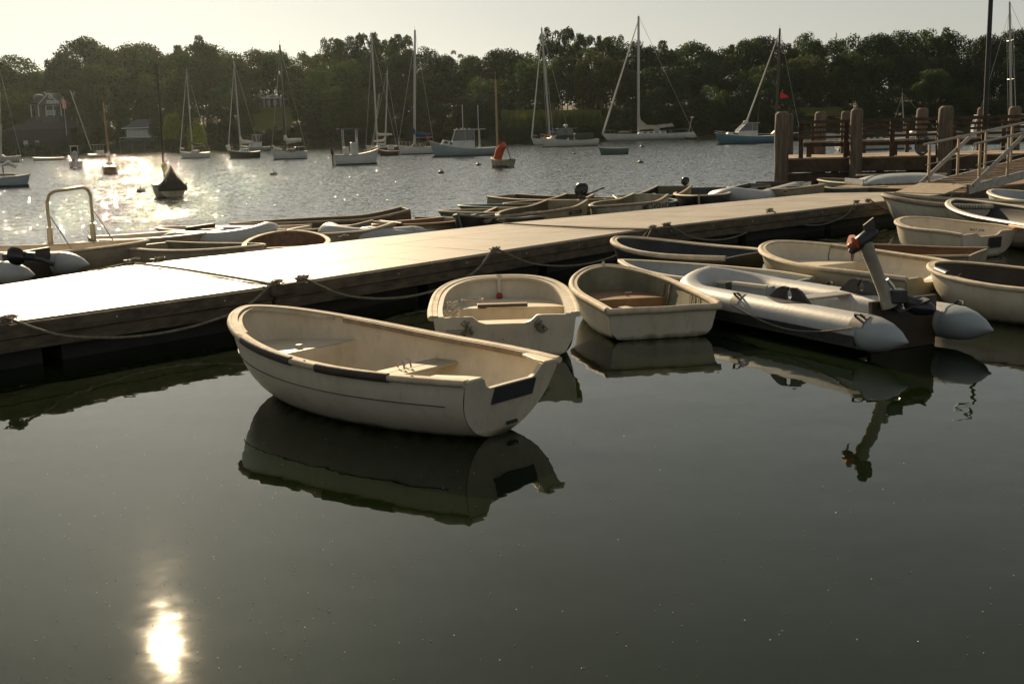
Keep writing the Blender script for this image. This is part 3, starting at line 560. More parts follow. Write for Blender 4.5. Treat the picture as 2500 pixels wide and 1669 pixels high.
# tilted outboard on the grey inflatable
ob = empty('outboard_motor', at(2225, 745, 0.42)); tag(ob, 'grey-legged outboard tilted up on the grey inflatable with orange propeller in the air', 'outboard motor')
base = at(2225, 745, 0.42)
def obp(x, y, dy=0.0):
    p = atd(x, y, base.y+dy); return p-base
MB().tube([obp(2172, 748), obp(2160, 716), obp(2150, 690)], [0.075, 0.06, 0.055], 12).build('leg_housing', SHAFT, ob, True)
MB().tube([obp(2155, 705), obp(2112, 592)], [0.052, 0.06], 14).build('leg', SHAFT, ob, True)
MB().tube([obp(2075, 618), obp(2095, 596), obp(2118, 578), obp(2145, 566)], [0.025, 0.06, 0.065, 0.02], 12).build('gearcase', BLACK, ob, True)
MB().prism([(0, 0), (0.10, 0), (0.13, 0.15), (0.02, 0.13)], -0.008, 0.008).build('skeg', BLACK, ob)
ob.children[-1].location = obp(2108, 590); ob.children[-1].rotation_euler = (R(90), R(-25), R(10))
MB().box((0, 0, 0), (0.30, 0.16, 0.02), M=Matrix.Rotation(R(-20), 4, 'Y')).build('cavitation_plate', BLACK, ob, bevel=0.005); ob.children[-1].location = obp(2116, 585)
hub = obp(2082, 600)
for k in range(3):
    a_ = k*2.09+0.6; mb = MB(); rows = []
    for i in range(7):
        t = i/6; rr_ = 0.02+0.12*t; wd_ = 0.055*math.sin(math.pi*min(1, t*0.85+0.12))
        c_ = Vector((0, math.cos(a_)*rr_, math.sin(a_)*rr_)); tn = Vector((0.5, -math.sin(a_)*0.86, math.cos(a_)*0.86))
        rows.append([hub+c_+tn*wd_*q for q in (-1, -.4, .4, 1)])
    mb.grid(rows); mb.grid([[p+Vector((0.006, 0, 0)) for p in r_][::-1] for r_ in rows]); mb.build('propeller_blade', ORANGE, ob, True)
MB().ball(hub, (0.05, 0.03, 0.03)).build('propeller_hub', ORANGE, ob, True)
MB().box(obp(2190, 722), (0.14, 0.16, 0.12)).build('clamp_bracket', BLACK, ob, bevel=0.015)
MB().tube([obp(2165, 682), obp(2180, 700), obp(2185, 715)], 0.018, 8).build('tilt_lever', METAL, ob, True)
mb = MB(); mb.tube([obp(2215, 745), obp(2235, 748), obp(2262, 752), obp(2278, 757)], [0.05, 0.075, 0.07, 0.04], 12); mb.build('motor_cowl', mat('blue_black_cowl', (0.012, 0.016, 0.022), 0.25), ob, True)
MB().tube([obp(2210, 735), obp(2235, 742)], 0.06, 10).build('midsection', BLACK, ob, True)

# ================= far side of the float =================
GRPF = None
def small_outboard(name, label, px, py, z, s=1.0, tiller=1, face=0.0, tilt=0):
    p = at(px, py, z); e = empty(name, p, face); tag(e, label, 'outboard motor'); e.rotation_euler = (0, R(tilt), face)
    mb = MB(); rows = []
    for i in range(9):
        t = i/8; zz = 0.26*t; hw = 0.11*(1-abs(t-0.45)**2.5*2.2); hw = max(hw, 0.02); ln = 0.15*(1-abs(t-0.5)**3*3.5); ln = max(ln, 0.03)
        rows.append([(ln*math.cos(a)+0.03*t, hw*math.sin(a), zz+0.12) for a in np.linspace(0, 2*math.pi, 15)])
    mb.grid(rows); mb.add(rows[-1], [tuple(range(15))]); mb.build('cowl', BLACKG, e, True); e.scale = (s, s, s)
    MB().tube([(0, 0, 0.14), (0.0, 0, -0.15), (-0.05, 0, -0.35)], [0.05, 0.04, 0.04], 8).build('leg', BLACK, e, True)
    MB().box((0.06, 0, 0.03), (0.1, 0.14, 0.14)).build('clamp_bracket', BLACK, e, bevel=0.01)
    if tiller: MB().tube([(0.08, 0, 0.12), (0.25, 0.0, 0.17), (0.42, 0, 0.24), (0.52, 0, 0.27)], [0.022, 0.018, 0.018, 0.024], 8).build('tiller', BLACK, e, True)
    return e
def fd(label, bow, stern, beam, tw, **k):
    k.setdefault('rake', 0.15); k.setdefault('um', 0.45); k.setdefault('p', 1.9); k.setdefault('q', 1.4)
    k.setdefault('shift', 0.46)
    return dinghy(label, bow, stern, beam, tw, **k)
rib('grey inflatable with a black outboard at the far left edge of the float', (166, 672), (150, 640), (-430, 640), r=0.17, detail=False, z=0.34)
small_outboard('outboard_motor', 'black outboard with a sun glint lying on the leftmost inflatable', 78, 632, 0.55, 1.0, 0, 0.2, tilt=-80)
S.objects[[o.name for o in S.objects if o.get('label','').startswith('black outboard with a sun')][0]].scale = (.8, .8, .8)
rO, hO = fd('grey-sided dinghy with a tall steel arch frame at the far left', (352, 594, 0.50), (-120, 622, 0.45), 1.5, 1.2, hull=BEIGE, inner=INNER, rail=RAILW, zm=0.42, p=2.0, q=1.4, railp=(0.02, 0.018))
arch = [at(127, 600, 0.40), at(118, 500, 0.40)]
ya = at(125, 600, 0.40).y; yb = at(228, 592, 0.40).y
ap = [atd(127, 598, ya), atd(117, 520, ya), atd(115, 495, ya), atd(120, 476, ya), atd(133, 467, ya), atd(170, 462, (ya+yb)/2), atd(202, 457, yb), atd(214, 463, yb), atd(221, 478, yb), atd(226, 530, yb), atd(229, 592, yb)]
ar = empty('steel_arch', ap[0]); tag(ar, 'rounded steel arch frame standing in the leftmost grey dinghy', 'arch frame')
MB().tube([p-ap[0] for p in ap], 0.026, 10).build('arch_tube', mat('bronzed_steel', (0.34, 0.28, 0.18), 0.35, (0.25, 0.2, 0.12), 9, metal=0.6), ar, True)
for (x_, y0, y1, Y) in ((124, 555, 606, ya), (229, 545, 597, yb)):
    MB().tube([atd(x_-3, y0, Y)-ap[0], atd(x_-2, (y0+y1)/2, Y)-ap[0], atd(x_+2, y1, Y)-ap[0]], 0.045, 10).build('padding_sleeve', CREAM, ar, True)
MB().tube([atd(124, 530, ya)-ap[0], atd(176, 610, ya-0.5)-ap[0]], 0.012, 6).build('brace', METAL, ar)
MB().tube([atd(228, 512, yb)-ap[0], atd(278, 590, yb-0.3)-ap[0]], 0.012, 6).build('brace', METAL, ar)
fd('dull beige dinghy lying against the float between the arch boat and the round-bowed one', (612, 604, 0.46), (300, 606, 0.42), 1.15, 0.95, hull=BEIGE, inner=OLIVE, rail=RAILW, zm=0.40, railp=(0.02, 0.018), seats=[(0.5, 0.2, 0.7, 1)])
fd('low white dinghy with glaring rails beyond the beige one', (560, 562, 0.42), (250, 588, 0.40), 1.2, 1.0, hull=BEIGE, inner=INNER, rail=WHITE, zm=0.38, railp=(0.02, 0.018), seats=[(0.5, 0.2, 0.75, 1)])
fd('flat white skiff farthest out on the left of the float', (355, 560, 0.40), (690, 562, 0.40), 1.2, 1.0, hull=WHITE, inner=INNER, rail=RAILB, zm=0.37, railp=(0.02, 0.018), seats=[(0.5, 0.3, 0.8, 1)])
rib('pale grey inflatable tube nosing out behind the round-bowed dinghy', (480, 590), (450, 575), (655, 572), r=0.19, detail=False)
rR, hR = fd('round-bowed dinghy with stained brown inside pointing away across the float', (703, 565, 0.52), (697, 604, 0.42), 1.30, 1.15, shift=0, hull=WHITE, inner=BROWNIN, rail=RAILW, zm=0.42, um=0.4, p=2.4, q=1.9, railp=(0.026, 0.024), seats=[(0.55, 0.18, 0.6, 1)])
MB().tube([hR.pt(0.99, 0.9, True), hR.pt(0.99, 1.45, True)], 0.018, 6).build('stem_post', TEAK, rR)
rib('light grey inflatable hull showing one swollen end over the float edge', (975, 578), (985, 566), (806, 574), r=0.19, detail=False)
fd('long dark brown skiff with high square stern beyond the round-bowed dinghy', (562, 550, 0.36), (998, 513, 0.52), 1.25, 1.05, hull=BROWNB, inner=BROWNB, rail=RAILB, zm=0.36, railp=(0.022, 0.03), rake=-0.1)
fd('pale beige dinghy with upright stern lapping the dark skiff', (640, 580, 0.40), (958, 546, 0.50), 1.15, 0.9, hull=BEIGE, inner=OLIVE, rail=RAILW, zm=0.40, railp=(0.02, 0.018))
fd('beige dinghy with an orange-brown rail stripe right of the dark skiff', (930, 552, 0.44), (1150, 536, 0.44), 1.1, 0.9, hull=BEIGE, inner=BROWNIN, rail=mat('orange_brown_rail', (0.30, 0.16, 0.06), 0.5), zm=0.42)
rib('half-hidden grey inflatable with black fittings on the float edge', (1085, 560), (1100, 552), (905, 578), r=0.15, detail=False, z=0.2)
fd('black-hulled dinghy with upright stem beside the cleat at the float middle', (1152, 526, 0.60), (1330, 530, 0.42), 1.15, 0.95, hull=NAVY, inner=DARKIN, rail=mat('grey_green_rail', (0.16, 0.17, 0.14), 0.6), zm=0.46, stem=True, railp=(0.026, 0.024))
fd('sea-green double-railed dinghy behind the black-hulled one', (1062, 518, 0.46), (1400, 514, 0.44), 1.2, 1.0, hull=GREENB, inner=GREENB, rail=RAILW, zm=0.42, railp=(0.016, 0.014))
fd('second sea-green dinghy with a darker rail farther out', (1112, 505, 0.46), (1420, 500, 0.46), 1.2, 1.0, hull=GREENB, inner=GREENB, rail=GREENB, zm=0.42)
fd('small tan dinghy with upright flat stern between the green boats', (1170, 540, 0.40), (1308, 507, 0.48), 1.0, 0.9, hull=mat('tan_paint', (0.42, 0.30, 0.19), 0.5, (0.3, 0.2, 0.12), 4), inner=BROWNIN, rail=RAILB, zm=0.40, rake=-0.05)
fd('long beige skiff with lifted square bow farthest out past the green boats', (1500, 488, 0.46), (1186, 481, 0.46), 1.3, 1.0, hull=BEIGE, inner=BROWNB, rail=RAILB, zm=0.42, rake=-0.3)
rN, hN = fd('tan dinghy with black registration MS-2276-BB near its upright end', (1262, 530, 0.48), (1450, 490, 0.62), 1.1, 0.95, hull=BEIGE, inner=BROWNB, rail=RAILB, zm=0.52, shift=0.6, rake=-0.05, railp=(0.022, 0.028))
lettering(rN, hN, 'MS-2276-BB', 0.24, 0.425, 0.12, INK, 1)
fd('brown-topped skiff just behind the MS-2276-BB dinghy', (1250, 500, 0.44), (1448, 476, 0.54), 1.1, 0.95, hull=BROWNB, inner=BROWNB, rail=RAILB, zm=0.42, rake=-0.05)
small_outboard('outboard_motor', 'black outboard with long tiller raised above the tan skiffs', 1418, 490, 0.52, 1.0, 1, 0.0)
fd('small pale green dinghy with a square stern between the two registered boats', (1600, 497, 0.42), (1500, 478, 0.50), 1.1, 1.0, hull=GREENB, inner=GREENB, rail=GREENB, zm=0.42, tmat=BEIGE)
rP, hP = fd('grey dinghy with black registration MS 2453 HD on its side', (1478, 507, 0.50), (1640, 477, 0.66), 1.2, 1.0, hull=mat('dull_grey_paint', (0.45, 0.42, 0.33), 0.5, (0.25, 0.24, 0.19), 4), inner=OLIVE, rail=RAILB, zm=0.54, shift=0.6, rake=-0.05, n=3)
lettering(rP, hP, 'MS 2453 HD', 0.27, 0.445, 0.165, INK, 1)
fd('long dark grey-railed skiff with black motor on its raised stern', (1500, 493, 0.40), (1690, 455, 0.60), 1.2, 1.0, hull=OLIVE, inner=NAVY, rail=RAILB, zm=0.42, rake=-0.05)
small_outboard('outboard_motor', 'low black outboard on the raised stern of the long dark skiff', 1672, 460, 0.52, 0.75, 0, 0.4)
fd('black-hulled dinghy pointing its bow over the float at the camera', (1706, 478, 0.52), (1722, 458, 0.45), 1.35, 1.2, shift=0, hull=NAVY, inner=OLIVE, rail=RAILW, zm=0.44, um=0.5, railp=(0.02, 0.016), stem=True)
rib('pale blue-grey inflatable lying along the float before the pier piling', (1905, 468), (1890, 455), (1790, 482), r=0.22, detail=False)
tag(MB().tube([at(1775, 462, 0.45), at(1830, 453, 0.55), at(1880, 452, 0.5)], [0.03, 0.07, 0.03], 8).build('folded_tarp', NAVY, None, True), 'black folded tarp lying behind the pale blue-grey inflatable', 'tarp')
fd('beige dinghy with dark open cockpit at the foot of the first piling', (2003, 452, 0.55), (1880, 462, 0.45), 1.25, 1.05, hull=BEIGE, inner=NAVY, rail=RAILW, zm=0.46, um=0.5, railp=(0.022, 0.02))
fd('white-railed dark dinghy farthest back under the pier edge', (1975, 437, 0.45), (2130, 443, 0.50), 1.3, 1.1, hull=NAVY, inner=OLIVE, rail=RAILW, zm=0.42, railp=(0.03, 0.02))
fd('grey-green dinghy with thin rail on the near side of the white-railed one', (2140, 458, 0.46), (2005, 455, 0.46), 1.2, 1.0, hull=GREENB, inner=GREENB, rail=RAILW, zm=0.42, railp=(0.016, 0.014))
# overturned hull
ov = empty('overturned_dinghy', at(2205, 447, 0.46), R(8)); tag(ov, 'pale grey dinghy lying bottom-up on the brown float under the pier', 'dinghy')
rows = [[(x_, 0.55*math.sin(a)*(1-((x_)/1.5)**4 if x_ > 0 else 1)**0.5, 0.26*max(0, math.cos(a))**0.7*(1-abs(x_/1.5)**3)) for a in np.linspace(-math.pi/2, math.pi/2, 13)] for x_ in np.linspace(-1.35, 1.48, 14)]
MB().grid(rows).build('hull', GREYBLUE, ov, True); MB().beam((-1.3, 0, 0.25), (1.2, 0, 0.2), 0.03, 0.04).build('keel_strip', RAILW, ov)
MB().box((-1.35, 0, 0.06), (0.03, 1.08, 0.2)).build('transom', GREYBLUE, ov)

# ================= the float =================
NE = [Vector((-7.6, 6.9)), Vector((-2.60, 12.30)), Vector((2.2, 18.3)), Vector((10.5, 25.9)), Vector((15.6, 31.2))]
FE = [Vector((-8.2, 8.6)), Vector((-4.95, 14.85)), Vector((-0.15, 20.1)), Vector((7.3, 26.6)), Vector((11.6, 33.4))]
DZ = 0.45; floats = []
secl = ['left float section glaring white in the low sun', 'middle float section between the two rope-tied seams', 'right float section of worn grey boards leading to the brown landing', 'brown landing float section under the gangway foot']
def v3(p, z): return Vector((p.x, p.y, z))
for i in range(4):
    a, b, c, d = NE[i], NE[i+1], FE[i+1], (FE[i] if i < 3 else Vector((8.3, 29.2))); g = 0.02
    u = (b-a).normalized(); a = a+u*g; b = b-u*g; d = d+u*g; c = c-u*g
    org = v3(a, 0); e = empty('dock_float', org); tag(e, secl[i], 'floating dock', 'sections of the floating dock')
    Lf = (b-a).length; ni = max(2, round(Lf/1.25)); nj = 3 if i < 3 else 4
    if i == 3: nj = 6
    for p in range(ni):
        for q in range(nj):
            s0, s1, t0, t1 = p/ni, (p+1)/ni, q/nj, (q+1)/nj
            def bl(s, t): return (a.lerp(b, s)).lerp(d.lerp(c, s), t)
            P4 = [bl(s0, t0), bl(s1, t0), bl(s1, t1), bl(s0, t1)]; ce = sum(P4, Vector((0, 0)))/4
            P4 = [ce+(k-ce)*(1-0.007/max(0.3, (k-ce).length)) for k in P4]
            dz_ = random.uniform(-0.0015, 0.0015)
            MB().prism([(k.x-org.x, k.y-org.y) for k in P4], DZ-0.022+dz_, DZ+dz_).build('deck_panel', DECKM if i < 3 else DECKB, e)
    for (p_, q_, nm) in ((a, b, 1), (d, c, -1), (a, d, -1), (b, c, 1)):
        dirv = (q_-p_).normalized(); out = Vector((dirv.y, -dirv.x))*nm*(1 if True else 1)
        if (p_, q_) == (a, d): out = -u
        if (p_, q_) == (b, c): out = u
        ins = 0.0
        if p_ is a and q_ is b or p_ is d: 
            k_ = out*0.0
            MB().beam(v3(p_+out*0.02, DZ-0.085)-org, v3(q_+out*0.02, DZ-0.085)-org, 0.05, 0.13).build('fascia_board', FASC, e, bevel=0.006)
            MB().beam(v3(p_+out*0.0, DZ-0.215)-org, v3(q_+out*0.0, DZ-0.215)-org, 0.05, 0.12).build('fascia_board', FASC, e, bevel=0.006)
        else:
            MB().beam(v3(p_-out*0.03, DZ-0.15)-org, v3(q_-out*0.03, DZ-0.15)-org, 0.04, 0.24).build('end_beam', FASC, e)
    nb = max(2, round(Lf/2.6))
    for k in range(nb):
        s0, s1 = (k+0.04)/nb, (k+0.96)/nb
        P4 = [bl_ for bl_ in ((a.lerp(b, s0)).lerp(d.lerp(c, s0), 0.05), (a.lerp(b, s1)).lerp(d.lerp(c, s1), 0.05), (a.lerp(b, s1)).lerp(d.lerp(c, s1), 0.95), (a.lerp(b, s0)).lerp(d.lerp(c, s0), 0.95))]
        MB().prism([(k2.x-org.x, k2.y-org.y) for k2 in P4], -0.15, DZ-0.28).build('float_tank', FLOATM, e)
    nbolt = int(Lf/1.1)
    for k in range(nbolt):
        pb = a.lerp(b, (k+0.5)/nbolt); out = Vector((u.y, -u.x))
        MB().ball(v3(pb+out*0.048, DZ-0.085)-org, 0.012, 6, 4).build('bolt', METAL, e)
    floats.append((e, org, a, b, c, d))
def cleat(px, py, i, coil=True, ang=None):
    e, org, a, b, c, d = floats[i]; p = at(px, py, DZ); rz = math.atan2((b-a).y, (b-a).x) if ang is None else ang
    T = Matrix.Translation(p-org) @ Matrix.Rotation(rz, 4, 'Z') @ Matrix.Diagonal((.85, .85, .62, 1)); mb = MB()
    mb.box((0, 0, 0.012), (0.12, 0.05, 0.024)); mb.box((-0.03, 0, 0.035), (0.02, 0.025, 0.05)); mb.box((0.03, 0, 0.035), (0.02, 0.025, 0.05))
    mb.tube([(-0.14, 0, 0.075), (-0.05, 0, 0.062), (0.05, 0, 0.062), (0.14, 0, 0.075)], [0.009, 0.014, 0.014, 0.009], 8)
    mb.v = [tuple(T @ Vector(v)) for v in mb.v]; mb.build('cleat', METAL if False else mat('dull_galvanised', (0.22, 0.20, 0.17), 0.5, metal=0.5), e, True)
    if coil:
        mb = MB()
        for k in range(5):
            a0 = rng.uniform(0, 6.28); rx, ry = rng.uniform(0.05, 0.11), rng.uniform(0.03, 0.06)
            mb.tube([(rx*math.cos(t)+0.01*k, ry*math.sin(t), 0.03+0.014*k+0.012*math.sin(2*t+a0)) for t in np.linspace(0, 2*math.pi, 15)[:-1]], 0.0095, 6, closed=True)
        mb.tube([(0.0, 0.0, 0.08), (0.08, 0.03, 0.10), (0.16, 0.05, 0.03), (0.22, 0.06, 0.012)], 0.009, 6)
        mb.v = [tuple(T @ Vector(v)) for v in mb.v]; o = mb.build('rope_hitch', ROPE, e, True)
for px, py, i in ((12, 788, 0), (672, 698, 1), (735, 686, 1), (322, 642, 0), (385, 639, 1), (1208, 614, 1), (1592, 560, 1), (1626, 553, 2), (1878, 517, 2), (2090, 496, 2), (2118, 493, 2), (838, 583, 1), (1190, 544, 1), (1222, 542, 2), (1512, 505, 2), (1915, 470, 2), (2388, 462, 3), (2185, 447, 3)):
    cleat(px, py, i)
# wooden block at the first seam
e0 = floats[1][0]
MB().box(at(688, 706, 0.40)-floats[1][1], (0.34, 0.10, 0.12), math.atan2(6, 4.8)).build('corner_block', FASC, e0, bevel=0.01)
MB().box(at(682, 722, 0.27)-floats[1][1], (0.26, 0.10, 0.22), math.atan2(6, 4.8)).build('corner_block', FASC, e0, bevel=0.01)
def rope(label, pts, r=0.013, m_=ROPE, group='mooring ropes along the float'):
    P_ = [Vector(p) for p in pts]; out = []
    for i in range(len(P_)-1):     # Catmull-Rom
        p0, p1, p2, p3 = P_[max(i-1, 0)], P_[i], P_[i+1], P_[min(i+2, len(P_)-1)]
        for k in range(8):
            t = k/8; out.append(0.5*((2*p1)+(p2-p0)*t+(2*p0-5*p1+4*p2-p3)*t*t+(3*p1-p0-3*p2+p3)*t**3))
    out.append(P_[-1]); o0 = out[0].copy()
    o = MB().tube([p-o0 for p in out], r, 7).build('mooring_rope', m_, None, True); o.location = o0
    return tag(o, label, 'rope', group)
def edge(s, i, z, off=0.07):
    a, b = NE[i], NE[i+1]; p = a.lerp(b, s); u = (b-a).normalized(); o = Vector((u.y, -u.x)); p = p+o*off; return Vector((p.x, p.y, z))
def sag(label, pa, pb, zmid, r=0.013, off=0.07, K=7):
    A_, B_ = at(*pa, DZ+0.02), at(*pb, DZ+0.02); u = (B_-A_).normalized(); o = Vector((u.y, -u.x, 0)); pts = []
    for k in range(K+1):
        t = k/K; p = A_.lerp(B_, t); q = 4*t*(1-t); p.z = DZ+0.04-(DZ+0.04-zmid)*q**0.8 if 0 < k < K else DZ+0.06
        p += o*(off+0.03*q if 0 < k < K else 0.0); pts.append(p)
    return rope(label, pts, r)
sag('slack mooring rope hanging along the left float section', (14, 786), (668, 698), 0.17)
sag('thick mooring rope looping down the middle float section above the tender', (738, 686), (1205, 614), 0.10, 0.015)
sag('mooring rope sagging to the bow of the dark navy dinghy', (1212, 614), (1588, 560), 0.12)
sag('mooring rope hanging along the right float section behind the navy dinghy', (1628, 552), (1876, 517), 0.12)
sag('mooring rope looped between the last two cleats of the right float section', (1882, 517), (2088, 496), 0.14)
sag('short rope between the float and the rope-railed dinghy', (2122, 492), (2330, 470), 0.16)
def painter(label, a, b_, r=0.008):
    A_, B_ = Vector(a), Vector(b_); m1 = A_.lerp(B_, .33); m2 = A_.lerp(B_, .7); dz = 0.12+0.08*(B_-A_).length; m1.z -= dz; m2.z -= dz*.8; m1.z = max(m1.z, .03); m2.z = max(m2.z, .03)
    return rope(label, [A_, m1, m2, B_], r, ROPE, 'painters tying the near dinghies to the float')
painter('thin painter from the navy dinghy bow to the nearest cleat', at(1515, 580, 0.50), at(1590, 560, DZ+.03))
rope('cord stretched across the float seam above the sea of left glare', [at(330, 643, DZ+0.03), at(430, 655, DZ+0.02), at(550, 674, DZ+0.02), at(668, 694, DZ+0.04)], 0.016)
rope('thin line stretched across the float seam by the black-hulled dinghy', [at(1228, 545, DZ+0.03), at(1350, 552, DZ+0.02), at(1480, 558, DZ+0.02), at(1590, 560, DZ+0.03)], 0.014)
rope('rope loop running from the far left cleat back to the arch boat', [at(322, 641, DZ+0.04), at(300, 645, DZ+0.01), at(255, 655, DZ+0.02), at(215, 662, DZ-0.02)], 0.012)

# ================= pier =================
YP = 36.0
pier = empty('pier', atd(1911, 440, YP)*1.0); pier.location.z = 0; po = pier.location.copy(); tag(pier, 'timber pier with dark rails, a bench and round pilings behind the float', 'pier')
PR = R(-13.5); pier.rotation_euler = (0, 0, PR); PN = Vector((-math.sin(PR), math.cos(PR), 0))
def pp(x, y, Y=YP):     # pixel -> pier's own frame, on the plane Y-YP behind its front edge
    d = Vector(ray(x, y)); c0 = Vector(CAMP); t = ((po+PN*(Y-YP))-c0).dot(PN)/d.dot(PN); w_ = c0+d*t-po
    return Matrix.Rotation(-PR, 3, 'Z') @ w_
def piling(x, w_, ytop, Y, r2=None):
    top = pp(x, ytop, Y); r_ = w_*Y/FPX/2; pts = []; rs = []
    for k in range(9):
        t = k/8; pts.append(Vector((top.x+0.01*math.sin(k*1.7), top.y, lerp(-1, top.z, t)))); rs.append(r_*(1.04-0.05*t+0.012*math.sin(k*2.3)))
    pts.append(Vector((top.x, top.y, top.z+0.05))); rs.append(r_*0.86); pts.append(Vector((top.x, top.y, top.z+0.085))); rs.append(r_*0.6)
    return MB().tube(pts, rs, 16).build('piling', PILE, pier, True)
dz_ = pp(2000, 385)[2]+po.z
for x, w_, yt, Y in ((1909, 33, 280, YP-0.35), (2092, 29, 272, YP-0.35), (2310, 34, 266, YP-0.35), (2540, 34, 258, YP-0.35), (2003, 27, 279, YP+4.3), (2065, 22, 277, YP+7.5), (2252, 27, 270, YP+4.3), (2398, 22, 268, YP+5), (2478, 28, 266, YP+4), (1925, 24, 283, YP+7)):
    piling(x, w_, yt, Y)
XL, XR = pp(1922, 385).x, pp(2800, 385).x
n_b = 34
for k in range(n_b):     # deck boards run away from the camera
    x = lerp(XL, XR, (k+0.5)/n_b)
    MB().box((x, 2.3, dz_-0.02), ((XR-XL)/n_b-0.012, 4.5, 0.04)).build('deck_board', PIERD, pier)
MB().box(((XL+XR)/2, -0.03, dz_-0.24), (XR-XL, 0.10, 0.40)).build('edge_beam', PIERW, pier, bevel=0.01)
MB().box(((XL+XR)/2, 4.5, dz_-0.24), (XR-XL, 0.10, 0.36)).build('edge_beam', PIERW, pier)
MB().box(((XL+XR)/2, 0.12, dz_-0.60), (XR-XL, 0.12, 0.26)).build('cross_beam', PIERW, pier)
for x in (1990, 2040, 2150, 2225, 2420, 2480):
    q = pp(x, 385, YP+2.2); MB().tube([(q.x, 2.4, -1), (q.x, 2.4, dz_-0.1)], 0.13, 10).build('inner_piling', PILE, pier, True)
xr0 = pp(1948, 385).x
def zr(y, x=2000): return pp(x, y)[2]
for x, w_ in ((1955, 11), (2064, 10), (2177, 11), (2290, 11), (2400, 10), (2510, 10)):
    q = pp(x, 385).x; ww = w_*YP/FPX
    MB().box((q, 0.08, (dz_+zr(297))/2), (ww, 0.10, zr(297)-dz_)).build('rail_post', PIERW, pier, bevel=0.006)
for y, hh in ((298, 7.5), (311, 5.8), (323, 5.8), (335.5, 5.8)):
    z_ = zr(y); MB().box(((xr0+XR)/2, 0.02 if hh > 7 else 0.0, z_), (XR-xr0, 0.05 if hh < 7 else 0.16, hh*YP/FPX)).build('rail_board', PIERW, pier, bevel=0.004)
zb_ = zr(347)
for k in range(3): MB().box(((pp(1962, 350).x+XR)/2, 0.25+k*0.15, zb_), (XR-pp(1962, 350).x, 0.13, 0.045)).build('bench_slat', PIERD, pier, bevel=0.004)
MB().box(((pp(1962, 350).x+XR)/2, 0.20, zb_-0.09), (XR-pp(1962, 350).x, 0.04, 0.12)).build('bench_apron', PIERW, pier)
for x in (1976, 2075, 2190, 2300): MB().box((pp(x, 350).x, 0.42, (dz_+zb_)/2-0.02), (0.16 if x != 2190 else 0.1, 0.12, zb_-dz_-0.06)).build('bench_leg', PIERW, pier)
for x in (1985, 2110, 2215, 2330, 2450): MB().box((pp(x, 330, YP+4.4).x, 4.4, dz_+0.5), (0.12, 0.10, 1.0)).build('rail_post', PIERW, pier)
# lamp post
lp = atd(2401, 385, 34.8); lpe = empty('lamp_post', (lp.x, lp.y, 0)); tag(lpe, 'tall black post rising out of frame behind the gangway', 'post')
MB().tube([(0, 0, -0.5), (0, 0, 1.2), (0, 0, 6.5)], [0.085, 0.075, 0.065], 14).build('shaft', POLEM, lpe, True)
MB().tube([(0, 0, 6.5), (0, 0, 6.8), (-0.5, 0, 6.9)], 0.05, 10).build('lamp_arm', POLEM, lpe, True)
# gangway
G0 = at(2300, 462, 0.50); G1 = G0+Vector((6.5, 5.2, 0.75)); gd = (G1-G0).normalized(); gs = Vector((gd.y, -gd.x, 0)).normalized()
gw = empty('gangway', G0); tag(gw, 'weathered aluminium gangway with slatted deck sloping from the float up to the pier', 'gangway')
HW = 0.62; LG = (G1-G0).length
for s_ in (1, -1):
    o_ = gs*HW*s_
    MB().beam(o_+Vector((0, 0, -0.0)), gd*LG+o_+Vector((0, 0, -0.0)), 0.06, 0.20).build('side_beam', ALU, gw, bevel=0.004)
    MB().tube([gd*0.2+o_+Vector((0, 0, 0.98)), gd*LG+o_+Vector((0, 0, 1.0))], 0.028, 8).build('handrail', ALU, gw, True)
    MB().tube([gd*0.3+o_+Vector((0, 0, 0.5)), gd*LG+o_+Vector((0, 0, 0.5))], 0.010, 6).build('mid_rail', ALU, gw, True)
    for k in range(7):
        q = gd*(0.45+k*1.25)+o_
        if 0.45+k*1.25 < LG: MB().beam(q, q+Vector((0, 0, 0.98)), 0.05, 0.05).build('rail_post', mat('tan_post_metal', (0.38, 0.30, 0.20), 0.5, (0.28, 0.21, 0.13), 8), gw)
    MB().beam(gd*0.15+o_*1.06+Vector((0, 0, 0.08)), gd*2.3+o_*1.06+Vector((0, 0, 0.93)), 0.03, 0.10).build('diagonal_brace', ALU, gw, bevel=0.004)
for k in range(int(LG/0.28)):
    q = gd*(0.5+k*0.28)+Vector((0, 0, 0.09))
    MB().beam(q-gs*(HW-0.04), q+gs*(HW-0.04), 0.10, 0.03).build('slat', PIERD, gw)
pl_ = MB(); b0 = -gd*0.95; q0 = [b0-gs*HW, b0+gs*HW, gd*0.1+gs*HW, gd*0.1-gs*HW]
zz = [-0.035, -0.035, 0.13, 0.13]
pl_.add([Vector((q.x, q.y, z_)) for q, z_ in zip(q0, zz)]+[Vector((q.x, q.y, z_-0.012)) for q, z_ in zip(q0, zz)], [(0, 1, 2, 3), (7, 6, 5, 4), (0, 4, 5, 1), (1, 5, 6, 2), (2, 6, 7, 3), (3, 7, 4, 0)])
pl_.build('landing_plate', mat('gritty_tan_plate', (0.34, 0.27, 0.19), 0.75, (0.24, 0.19, 0.13), 6, 0.003, 120), gw)
# coiled hose on the pier rail
hc = atd(2257, 358, 34.9); mb = MB()
for k in range(6): mb.tube([(0.02*k+0.22*math.cos(t), 0.03*k, 0.26*math.sin(t)+0.01*k) for t in np.linspace(0, 2*math.pi, 25)[:-1]], 0.014, 6, closed=True)
ho = mb.build('coiled_hose', mat('blue_green_hose', (0.03, 0.07, 0.09), 0.4), None, True); ho.location = (hc.x, hc.y+0.2, hc.z); tag(ho, 'blue-green coiled hose hanging on the pier beside the gangway', 'hose')
